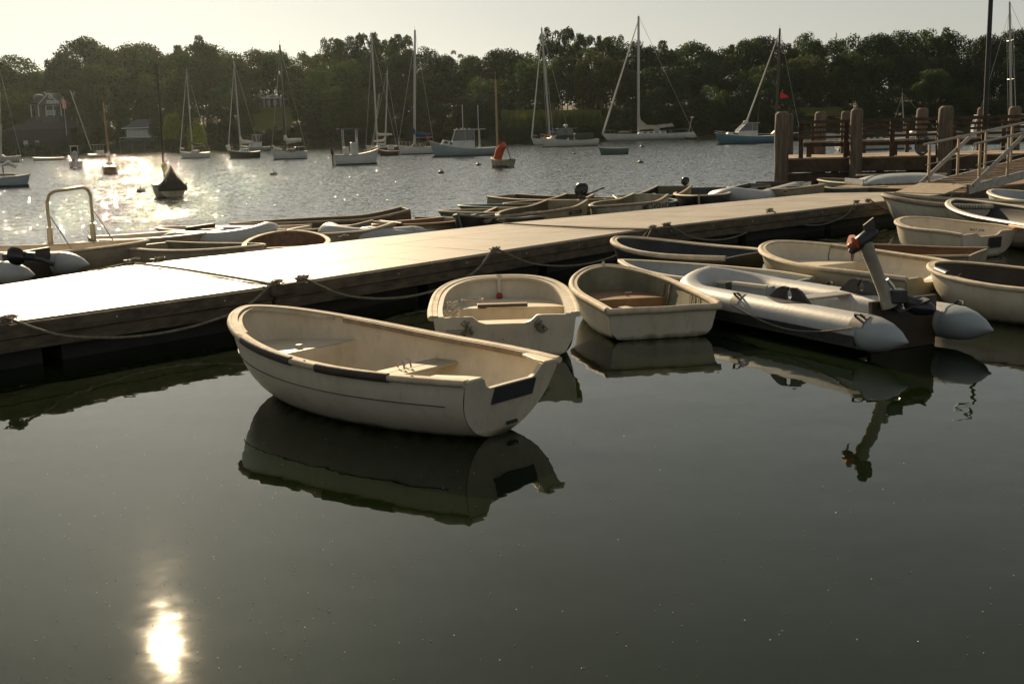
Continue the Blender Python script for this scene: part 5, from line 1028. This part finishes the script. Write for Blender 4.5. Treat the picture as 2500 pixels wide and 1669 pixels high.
# ================= far shore =================
SX = [-700, -400, -115, -60, 0, 40, 110, 400, 700]; SY = [360, 330, 296, 264, 243, 238, 240, 262, 280]
def ys(x): return float(np.interp(x, SX, SY))
def gz(x, y):
    d = y-ys(x)
    if d < 0: return max(-3, d*0.3)
    z = min(d, 4)*0.28+max(0, min(d-4, 60))*0.13
    return z+0.5*math.sin(x*.05)*min(1, d/20)
rows = []
for j in range(34):
    d = [-12, -5, -2, 0, 1, 2, 4, 7, 10, 14, 18, 22, 26, 30, 34, 38, 43, 48, 54, 60, 68, 76, 90, 110, 140, 180, 240, 320, 420, 560, 760, 1000, 1400, 2000][j]
    rows.append([(x, ys(x)+d, gz(x, ys(x)+d)) for x in np.arange(-700, 701, 14.0)])
tag(MB().grid(rows).build('shore_hill', SOIL, None, True), kind='structure')
def lawn(px0, px1, y0, y1, d0, d1, nm='lawn'):
    rows = []
    for j in range(7):
        t = j/6; Y = lerp(d0, d1, t); rows.append([tuple(atd(lerp(px0, px1, k/12)+3*math.sin(k*2+j), lerp(y0, y1, t)+1.2*math.sin(k*1.1), Y)) for k in range(13)])
    tag(MB().grid(rows).build(nm, LAWN, None, True), kind='structure')
lawn(618, 712, 318, 262, 268, 290); lawn(1225, 1470, 318, 268, 247, 256); lawn(1925, 2060, 284, 262, 246, 256)

# ---- crowns: leaf clumps scattered on many small lobes ----
def crown(kind, n_leaf, seed):
    g = np.random.default_rng(seed); lobes = []
    if kind == 'round':
        for i in range(46):
            a = g.uniform(0, 6.28); ph = g.uniform(-0.5, 1.0); rr = math.sqrt(max(0, 1-ph*ph)); lobes.append((0.68*rr*math.cos(a), 0.68*rr*math.sin(a), 0.64+0.27*ph, g.uniform(.18, .32)))
    elif kind == 'full':
        for i in range(64):
            a = g.uniform(0, 6.28); z = g.uniform(.08, .90); rr = 0.70*(1-((z-.45)/.62)**2)**.5 if abs(z-.45) < .6 else .3; lobes.append((rr*math.cos(a), rr*math.sin(a), z, g.uniform(.18, .30)))
    elif kind == 'tall':
        for i in range(50):
            a = g.uniform(0, 6.28); z = g.uniform(.2, .95); rr = 0.56*(1-z*.28)*g.uniform(.4, 1.1); lobes.append((rr*math.cos(a), rr*math.sin(a), min(z, .9), g.uniform(.12, .20)))
    elif kind == 'open':
        for i in range(26):
            a = g.uniform(0, 6.28); z = g.uniform(.35, .96); rr = 0.75*(1.15-z)*g.uniform(.5, 1.1)+.1; lobes.append((rr*math.cos(a), rr*math.sin(a), z, g.uniform(.10, .19)))
    elif kind == 'flat':
        for i in range(14):
            a = g.uniform(0, 6.28); rr = g.uniform(.2, .95); lobes.append((rr*math.cos(a), rr*math.sin(a), .74+.22*(1-rr)*g.uniform(.2, 1)+.05*g.uniform(-1, 1), g.uniform(.10, .18)))
    elif kind == 'spruce':
        for i in range(34):
            z = .12+.86*(i/33); a = i*2.4; rr = .55*(1-z)*.8; lobes.append((rr*math.cos(a), rr*math.sin(a), z, .05+.16*(1-z)))
    elif kind == 'bush':
        for i in range(18):
            a = g.uniform(0, 6.28); z = g.uniform(.1, .75); rr = .7*(1-(z-.2)**2); lobes.append((rr*g.uniform(.3, 1)*math.cos(a), rr*math.sin(a), z, g.uniform(.18, .3)))
    w_ = np.array([l[3]**2 for l in lobes]); w_ /= w_.sum(); idx = g.choice(len(lobes), n_leaf, p=w_); l = np.array(lobes)[idx]
    d = g.normal(size=(n_leaf, 3)); d /= np.linalg.norm(d, axis=1)[:, None]; d[:, 2] = np.where(d[:, 2] < -.45, -d[:, 2], d[:, 2])
    rad = l[:, 3]*(1-0.45*g.random(n_leaf)**2.0)*g.uniform(.85, 1.12, n_leaf); flat = {'flat': .25, 'spruce': .5, 'bush': .8}.get(kind, 0.42)
    c = l[:, :3]+d*rad[:, None]*np.array([1, 1, flat]); sz = g.uniform(.020, .042, n_leaf)*(1.0 if kind not in ('spruce', 'flat') else .8)
    t = g.normal(size=(n_leaf, 3)); t -= 0.5*d*(t*d).sum(1)[:, None]; t /= np.linalg.norm(t, axis=1)[:, None]; b_ = np.cross(t, d+0.6*g.normal(size=(n_leaf, 3))); b_ /= np.linalg.norm(b_, axis=1)[:, None]
    tz = {'spruce': .5, 'bush': .9}.get(kind, .5); t[:, 2] *= tz; b_[:, 2] *= tz
    V = np.stack([c-t*sz[:, None], c-b_*sz[:, None]*.55, c+t*sz[:, None], c+b_*sz[:, None]*.55], 1).reshape(-1, 3)
    F = np.arange(n_leaf*4).reshape(-1, 4)
    me = bpy.data.meshes.new('crown'); me.vertices.add(len(V)); me.vertices.foreach_set('co', V.astype(np.float32).ravel()); me.loops.add(len(F)*4); me.loops.foreach_set('vertex_index', F.ravel().astype(np.int32))
    me.polygons.add(len(F)); me.polygons.foreach_set('loop_start', (np.arange(len(F))*4).astype(np.int32)); me.update(calc_edges=True)
    # trunk with limbs to the lobes
    tr = MB(); tr.tube([(0, 0, -.06), (.01, 0, .2), (-.01, .01, .5), (0, 0, .8)], [.035, .026, .018, .006], 7)
    for q in lobes[:12]: z0 = max(.15, q[2]-.25); tr.tube([(0, 0, z0), (q[0]*.5, q[1]*.5, (z0+q[2])/2-.02), (q[0], q[1], q[2])], [.012, .008, .003], 5)
    return me, tr.mesh('trunk', BARK)
KIND = {}
for k, (kd, nl, reps) in {'round': ('round', 7500, 3), 'full': ('full', 9500, 3), 'tall': ('tall', 6500, 2), 'open': ('open', 3800, 2), 'flat': ('flat', 1500, 1), 'spruce': ('spruce', 3000, 1), 'bush': ('bush', 2600, 2)}.items():
    KIND[k] = [crown(kd, nl, 100+hash(k) % 1 + 10*i+len(k)*7) for i in range(reps)]
CM = {}; TL = set()
def tree(label, px, ytop, Y, wpx, kind, leaf, group='trees along the far shore', name='tree', cat='tree', zb=None):
    tp = atd(px, ytop, Y); x = tp.x; z0 = gz(x, Y)-0.3 if zb is None else zb; H = max(1.5, tp.z-z0)
    k = random.randrange(len(KIND[kind])); me, tr = KIND[kind][k]; key = (kind, k, leaf)
    if key not in CM: mm = me.copy(); mm.materials.append(LEAVES[leaf]); CM[key] = mm
    base_l = ' '.join(label.split()[:13]); label = base_l; k2 = 0
    while label in TL: k2 += 1; label = base_l + (', right-hand one', ', farther right', ', rightmost')[k2-1] if k2 < 4 else base_l+', last'*(k2-3)
    TL.add(label)
    e = empty(name, (x, Y, z0), random.uniform(0, 6.28)); tag(e, label, cat, group)
    rw = wpx*Y/FPX/2/0.92; c_ = bpy.data.objects.new('crown', CM[key]); COL.objects.link(c_); c_.parent = e; c_.scale = (rw, rw, H)
    if name != 'bush':
        t_ = bpy.data.objects.new('trunk', tr); COL.objects.link(t_); t_.parent = e; s_ = min(rw, H*.5); t_.scale = (rw, rw, H)
    return e
SKY = [(-60, 150, 150, 'round', 0), (25, 140, 130, 'round', 1), (98, 178, 70, 'full', 1), (125, 148, 60, 'open', 0), (158, 130, 70, 'round', 0), (205, 102, 120, 'round', 0), (268, 112, 110, 'round', 1), (330, 115, 130, 'round', 2), (392, 128, 90, 'round', 1),
       (445, 114, 100, 'open', 2), (497, 92, 95, 'open', 2), (492, 112, 110, 'round', 1), (560, 132, 90, 'round', 1), (622, 130, 100, 'round', 2), (675, 133, 80, 'round', 1), (715, 122, 70, 'full', 1), (762, 126, 90, 'full', 2), (815, 92, 80, 'tall', 1), (862, 80, 80, 'tall', 0),
       (905, 85, 90, 'open', 1), (950, 90, 80, 'tall', 1), (985, 88, 90, 'open', 1), (1022, 120, 80, 'full', 0), (1075, 142, 80, 'round', 0), (1120, 124, 70, 'flat', 2), (1175, 134, 90, 'round', 1), (1232, 128, 110, 'round', 0), (1290, 134, 80, 'round', 1),
       (1332, 72, 70, 'open', 0), (1368, 66, 90, 'tall', 0), (1422, 80, 60, 'tall', 1), (1458, 92, 60, 'open', 0), (1494, 86, 70, 'tall', 1), (1545, 106, 90, 'round', 0), (1590, 110, 90, 'full', 0), (1632, 104, 90, 'open', 1), (1690, 110, 100, 'round', 1), (1745, 116, 80, 'full', 0),
       (1790, 112, 80, 'open', 1), (1832, 104, 80, 'round', 1), (1870, 98, 100, 'round', 0), (1925, 112, 70, 'open', 1), (1968, 86, 70, 'round', 1), (2010, 94, 80, 'full', 0), (2042, 84, 40, 'spruce', 0), (2085, 86, 80, 'full', 1), (2140, 92, 100, 'round', 0),
       (2200, 80, 100, 'round', 0), (2258, 78, 100, 'round', 1), (2305, 74, 80, 'open', 1), (2355, 76, 100, 'full', 0), (2420, 94, 80, 'round', 0), (2480, 80, 100, 'round', 0), (2560, 80, 120, 'round', 0), (2660, 84, 130, 'round', 1), (2760, 90, 130, 'full', 0), (-170, 130, 150, 'full', 0), (-290, 120, 150, 'round', 1)]
LM = [(-400, 'outside the left of the view'), (-60, 'at the left edge'), (25, 'above the leftmost tall mast'), (90, 'above the gabled house'), (160, 'above the red flag'), (215, 'between the red flag and the brown-masted day sailer'), (265, 'behind the brown-masted day sailer'), (335, 'above the grey boathouse'), (400, 'right of the boathouse roof'),
      (455, 'behind the mast of the small white sloop'), (510, 'between the first two left sloops'), (570, 'behind the dark-hulled sloop mast'), (625, 'left of the sloping lawn'), (680, 'behind the dark-masted white sloop'), (740, 'right of the sloping lawn'), (800, 'left of the centre-console boat'), (855, 'above the centre-console boat'), (908, 'behind the mast over the centre-console boat'),
      (958, 'above the maroon ketch'), (1015, 'behind the blue-covered sloop mast'), (1070, 'above the lobster boat bow'), (1120, 'above the lobster boat wheelhouse'), (1175, 'above the lobster boat stern'), (1225, 'beside the white-roofed house'), (1285, 'right of the white-roofed house'), (1330, 'behind the mast over the power cruiser'), (1375, 'above the power cruiser windscreen'),
      (1425, 'above the stern of the power cruiser'), (1470, 'left of the big yacht jib'), (1520, 'between the big yacht jib and mast'), (1562, 'behind the tallest mast'), (1610, 'above the furled cream sail'), (1660, 'above the stern of the big yacht'), (1710, 'behind the low dark sloop'), (1760, 'above the powder blue boat bow'), (1810, 'above the powder blue boat'), (1865, 'left of the brown ketch mast'), (1915, 'right of the brown ketch mast'), (1968, 'above the left end of the pier'),
      (2015, 'above the yellow lawn behind the pier'), (2060, 'above the pier bench'), (2110, 'right of the second pier piling'), (2165, 'above the middle of the pier'), (2215, 'behind the short mast over the pier'), (2260, 'above the start of the gangway'), (2310, 'above the square gangway piling'), (2360, 'left of the black post'), (2430, 'between the black post and the right-hand mast'), (2500, 'at the right edge'), (2600, 'beyond the right edge')]
used = set()
def near(px): return min(LM, key=lambda a: abs(a[0]-px))[1]
KN = {'round': 'broad round-topped', 'full': 'dense full-crowned', 'tall': 'tall narrow-headed', 'open': 'loose airy-crowned', 'flat': 'flat-topped bare-limbed', 'spruce': 'small pointed dark', 'bush': 'low rounded'}
LN = {0: 'dark green', 1: 'green', 2: 'olive green', 3: 'bright yellow-green'}
def lab(px, kind, leaf, where):
    s = '%s %s tree %s %s' % (KN[kind], LN[leaf], where, near(px))
    return s
for px, yt, wd, kd, lf in SKY:
    Y = ys((px-1250)/FPX*290)+34+random.uniform(-5, 6); tree(lab(px, kd, lf, 'on the skyline'), px, yt-3, Y, wd*(1.45 if kd in ('round', 'full') else 1.25), kd, lf)
# second skyline row just behind, filling gaps lower down
for i, px in enumerate(range(-250, 2800, 62)):
    base = np.interp(px, [s[0] for s in sorted(SKY)], [s[1] for s in sorted(SKY)]); Y = ys((px-1250)/FPX*290)+48+random.uniform(-4, 8)
    kd = 'full'; tree(lab(px, kd, i % 3 if i % 3 < 2 else 0, 'rearmost'), px+random.uniform(-12, 12), base+random.uniform(16, 34), Y, 120, kd, i % 2)
OPEN_ = [(592, 736), (1215, 1290)]
# middle row
for i, px in enumerate(range(-240, 2800, 58)):
    base = np.interp(px, [s[0] for s in sorted(SKY)], [s[1] for s in sorted(SKY)]); Y = ys((px-1250)/FPX*270)+20+random.uniform(-4, 5)
    yt = base+random.uniform(38, 66); jx = px+random.uniform(-14, 14)
    if 75 < jx < 165: yt = max(yt, 205) if False else yt
    kd = random.choice(['round', 'full', 'full']); lf = random.choice([0, 0, 1, 2]) if px > 900 else random.choice([1, 1, 2])
    if 606 < jx < 724: continue
    tree(lab(jx, kd, lf, 'halfway up'), jx, yt, Y, 105*random.uniform(.85, 1.2), kd, lf)
# front row down to the water
for i, px in enumerate(range(-240, 2800, 46)):
    jx = px+random.uniform(-10, 10); Y = ys((px-1250)/FPX*255)+7+random.uniform(-2, 4)
    if any(a < jx < b for a, b in OPEN_) or 270 < jx < 395 or 70 < jx < 180: continue
    if 1290 <= jx < 1475 or 1925 < jx < 2065: continue
    yt = random.uniform(205, 262) if jx > 800 else random.uniform(200, 262); kd = 'full'; lf = random.choice([0, 0, 1]) if px > 900 else random.choice([0, 1, 1])
    tree(lab(jx, kd, lf, 'at the waterside'), jx, yt, Y, 84*random.uniform(.8, 1.15), kd, lf)
# individually readable ones
for a in (('bright sunlit yellow-green shrub tree between the boathouse and the first sloop', 418, 272, 250, 50, 'round', 3), ('smaller sunlit yellow-green tree right of the bright shrub tree', 478, 285, 250, 56, 'bush', 3), ('low dark tree in front of the lawn below the portico house', 672, 305, 262, 52, 'bush', 0),
          ('yellowish young tree right of the tall sunlit hedge', 1492, 275, 246, 36, 'tall', 2), ('airy olive tree below the tallest trees near the yacht jib', 1432, 190, 262, 60, 'open', 3), ('rounded pale green tree behind the cream furled sail', 1650, 185, 256, 70, 'round', 1), ('green leafy tree overhanging above the square gangway piling', 2285, 165, 246, 90, 'round', 1), ('smaller green tree below the overhanging one at the gangway', 2255, 200, 244, 70, 'round', 1)):
    tree(a[0], *a[1:])
# bushes: hedge below the lawn and waterside shrubs
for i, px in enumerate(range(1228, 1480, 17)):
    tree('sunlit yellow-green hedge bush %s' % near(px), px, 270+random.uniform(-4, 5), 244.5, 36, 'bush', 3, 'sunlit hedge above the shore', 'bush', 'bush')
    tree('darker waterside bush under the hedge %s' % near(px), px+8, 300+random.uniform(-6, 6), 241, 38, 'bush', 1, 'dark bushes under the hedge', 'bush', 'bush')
for i, px in enumerate(range(-200, 2800, 40)):
    if 270 < px < 395: continue
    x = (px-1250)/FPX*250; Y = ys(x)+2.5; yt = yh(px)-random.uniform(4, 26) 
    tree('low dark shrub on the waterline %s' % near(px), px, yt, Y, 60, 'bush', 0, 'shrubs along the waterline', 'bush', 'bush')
for px in (640, 662, 690, 705): tree('dark bush at the foot of the sloping lawn %s' % near(px), px, 308+random.uniform(-4, 4), 262, 30, 'bush', 0, 'bushes below the sloping lawn', 'bush', 'bush')

# ---- houses ----
def house(label, px0, px1, ybot, yeave, yridge, Y, depth=8, wall=SHING, roof=ROOFM, name='house', cat='house', gable_front=True, wins=(), trim=True, rz=0.0):
    a = atd(px0, ybot, Y); b = atd(px1, ybot, Y); w_ = b.x-a.x; e = empty(name, ((a.x+b.x)/2, Y, a.z), rz); tag(e, label, cat)
    he = atd(px0, yeave, Y).z-a.z; hr = atd((px0+px1)/2, yridge, Y).z-a.z; hw = w_/2
    MB().box((0, depth/2, he/2-1.5), (w_, depth, he+3)).build('wall', wall, e)
    if gable_front:
        MB().add([(-hw, 0.01, he), (hw, 0.01, he), (0, 0.01, hr), (-hw, depth, he), (hw, depth, he), (0, depth, hr)], [(0, 1, 2), (5, 4, 3)]).build('gable', wall, e)
        for s_ in (1, -1): MB().beam((s_*hw*1.12/2, depth/2, (he+hr)/2), (s_*hw*1.12/2, depth/2, (he+hr)/2), 1, 1) if False else MB().add([(0, -.4, hr+.12), (s_*hw*1.15, -.4, he-(hr-he)*.15), (s_*hw*1.15, depth+.3, he-(hr-he)*.15), (0, depth+.3, hr+.12), (0, -.4, hr-.1), (s_*hw*1.15, -.4, he-(hr-he)*.15-.2), (s_*hw*1.15, depth+.3, he-(hr-he)*.15-.2), (0, depth+.3, hr-.1)], [(0, 1, 2, 3), (7, 6, 5, 4), (0, 4, 5, 1), (1, 5, 6, 2), (3, 2, 6, 7)]).build('roof', roof, e)
        if trim:
            for s_ in (1, -1): MB().beam((0, -.46, hr+.0), (s_*hw*1.15, -.46, he-(hr-he)*.15-.05), .08, .22).build('barge_board', TRIM, e)
    else:
        MB().add([(-hw-.4, -.4, he), (hw+.4, -.4, he), (hw*.55, depth/2, hr), (-hw*.55, depth/2, hr), (-hw-.4, depth+.4, he), (hw+.4, depth+.4, he)], [(0, 1, 2, 3), (5, 4, 3, 2), (1, 5, 2), (4, 0, 3), (0, 4, 5, 1)]).build('roof', roof, e)
    for (x0, y0, x1, y1) in wins:
        p0 = atd(x0, y1, Y); p1 = atd(x1, y0, Y); cx = (p0.x+p1.x)/2-(a.x+b.x)/2; cz = (p0.z+p1.z)/2-a.z; ww, wh = p1.x-p0.x, p1.z-p0.z
        f = MB().box((cx, -.05, cz), (ww+.24, .12, wh+.24)).build('window', TRIM, e); MB().box((cx, -.13, cz), (ww, .05, wh)).build('pane', GLASSL, f)
        if ww > 1.2: MB().box((cx, -.17, cz), (.08, .04, wh)).build('mullion', TRIM, f)
    return e
eh = house('grey-shingled gabled house with white trim half hidden in trees at the left', 103, 146, 284, 250, 228, 300, wins=((116, 246, 122, 258), (126, 246, 134, 258), (137, 246, 142, 258), (116, 270, 134, 280), (120, 234, 127, 240)))
MB().tube([Vector((-3.4, 2, 4.6)), Vector((-3.4, 2, 3.2)), Vector((-3.4, 2, -1))], [1.2, 1.3, 1.3], 14).build('round_bay', SHING, eh, True); MB().ball((-3.4, 2, 4.6), (1.5, 1.5, 1.1), 14, 8).build('bay_roof', ROOFM, eh, True)
MB().box((-0.2, -1.5, 2.9), (8.5, 2.6, .18)).build('porch_roof', ROOFM, eh)
for k in range(5): MB().box((-3.9+1.9*k, -2.6, 1.3), (.18, .18, 3)).build('porch_post', TRIM, eh)
house('long low dark barn-like building on the shore at the left', 22, 178, 380, 318, 286, 297, 12, mat('charcoal_shingle', (0.035, 0.038, 0.045), 0.9, (0.025, 0.027, 0.032), 1), mat('charcoal_roof', (0.05, 0.053, 0.06), 0.8), 'barn', 'building', False, wins=((60, 345, 66, 356), (88, 345, 94, 356)))
bh = house('square grey boathouse with a peaked roof and a wide balcony over the water', 309, 392, 377, 313, 290, 286, 9, SHING, ROOFM, 'boathouse', 'boathouse', False, wins=((312, 318, 322, 335), (324, 318, 334, 335), (336, 318, 346, 335), (348, 318, 358, 335), (360, 318, 370, 335)))
bp0 = bh.location
MB().box((0, -1.4, atd(340, 343, 286).z-bp0.z), (9.4, 2.8, .2)).build('balcony_floor', SHING, bh)
for px in (301, 330, 360, 392): MB().box((atd(px, 340, 286).x-bp0.x, -2.7, 1.4), (.2, .2, 4.5)).build('balcony_post', SHING, bh)
MB().box((0, -2.75, atd(340, 335, 286).z-bp0.z), (9.4, .06, .1)).build('balcony_rail', TRIM, bh)
MB().box((0, -.6, atd(340, 313, 286).z-bp0.z), (9.4, .3, .22)).build('eave_board', TRIM, bh)
ph = house('white-trimmed portico house at the top of the sloping lawn', 636, 700, 262, 244, 232, 296, 7, mat('dark_clapboard', (0.07, 0.07, 0.065), 0.8), ROOFM, wins=((652, 246, 660, 256), (668, 246, 676, 256)))
for px in (648, 660, 674, 688): MB().box((atd(px, 250, 296).x-ph.location.x, -1.6, 1), (.3, .3, 2.4)).build('porch_column', TRIM, ph)
MB().box((0, -1.5, 2.2), (5.5, 1.2, .35)).build('porch_beam', TRIM, ph)
house('pale-roofed house showing through the trees above the lobster boat stern', 1228, 1275, 262, 248, 222, 262, 8, mat('pale_wall', (0.3, 0.33, 0.34), 0.8), ROOFW, wins=((1240, 250, 1246, 257), (1256, 250, 1262, 257)))
MB().box((atd(1256, 225, 262).x, 266, atd(1256, 222, 262).z), (.9, .9, 3)).build('chimney', ROOFW); bpy.context.scene.objects['chimney'].parent = [o for o in S.objects if o.get('label', '').startswith('pale-roofed')][0]
_c = bpy.context.scene.objects['chimney']; _c.matrix_parent_inverse = Matrix.Translation(_c.parent.location).inverted()
# flag on a pole
fp = atd(160, 300, 282); fe = empty('flagpole', fp); tag(fe, 'flagpole with a drooping red and white flag left of the boathouse', 'flagpole')
MB().tube([(0, 0, -3), (0, 0, atd(160, 236, 282).z-fp.z)], .06, 6).build('pole', TRIM, fe)
zt_ = atd(160, 240, 282).z-fp.z
for k in range(5): MB().box((-.15+.22*k-.2, -.05*(k % 2), zt_-1.25-.08*k), (.2, .06, 2.3-.12*k)).build('flag_stripe', REDCL if k % 2 == 0 else TRIM, fe)
MB().tube([atd(172, 200, 290)-fp, atd(220, 352, 285)-fp], .07, 5) if False else None
e_ = empty('leaning_spar', atd(222, 356, 260)); tag(e_, 'thin pale spar leaning left against the dark shore near the boathouse', 'spar'); MB().tube([(0, 0, -1), atd(172, 222, 262)-e_.location], .11, 6).build('spar', MASTM, e_)
# small jetty with posts at the far left shore
jt = empty('shore_jetty', (0, 0, 0)); tag(jt, 'low timber jetty on the far shore left of the boathouse', 'jetty')
for px in range(40, 300, 22): q = atd(px, 372, 292); MB().tube([(q.x, q.y, -1), (q.x, q.y, q.z+.9)], .16, 7).build('jetty_post', PILE, jt, True)
a_, b_ = atd(36, 370, 292), atd(300, 366, 292); MB().beam((a_.x, 292, 1.0), (b_.x, 292, 1.0), 1.5, .2).build('jetty_deck', PIERW, jt)

# ---------------- haze ----------------
hm = bpy.data.materials.new('harbour_haze'); hm.use_nodes = True; n = hm.node_tree; n.nodes.clear(); out = n.nodes.new('ShaderNodeOutputMaterial'); pv = n.nodes.new('ShaderNodeVolumePrincipled')
pv.inputs['Color'].default_value = (0.80, 0.93, 0.90, 1); pv.inputs['Density'].default_value = 0.00005; pv.inputs['Anisotropy'].default_value = 0.82; n.links.new(pv.outputs[0], out.inputs['Volume'])
hz = MB().box((0, 1430, 32), (7000, 3400, 80)).build('haze', hm); tag(hz, kind='stuff'); hz['label'] = 'thin warm haze over the harbour'
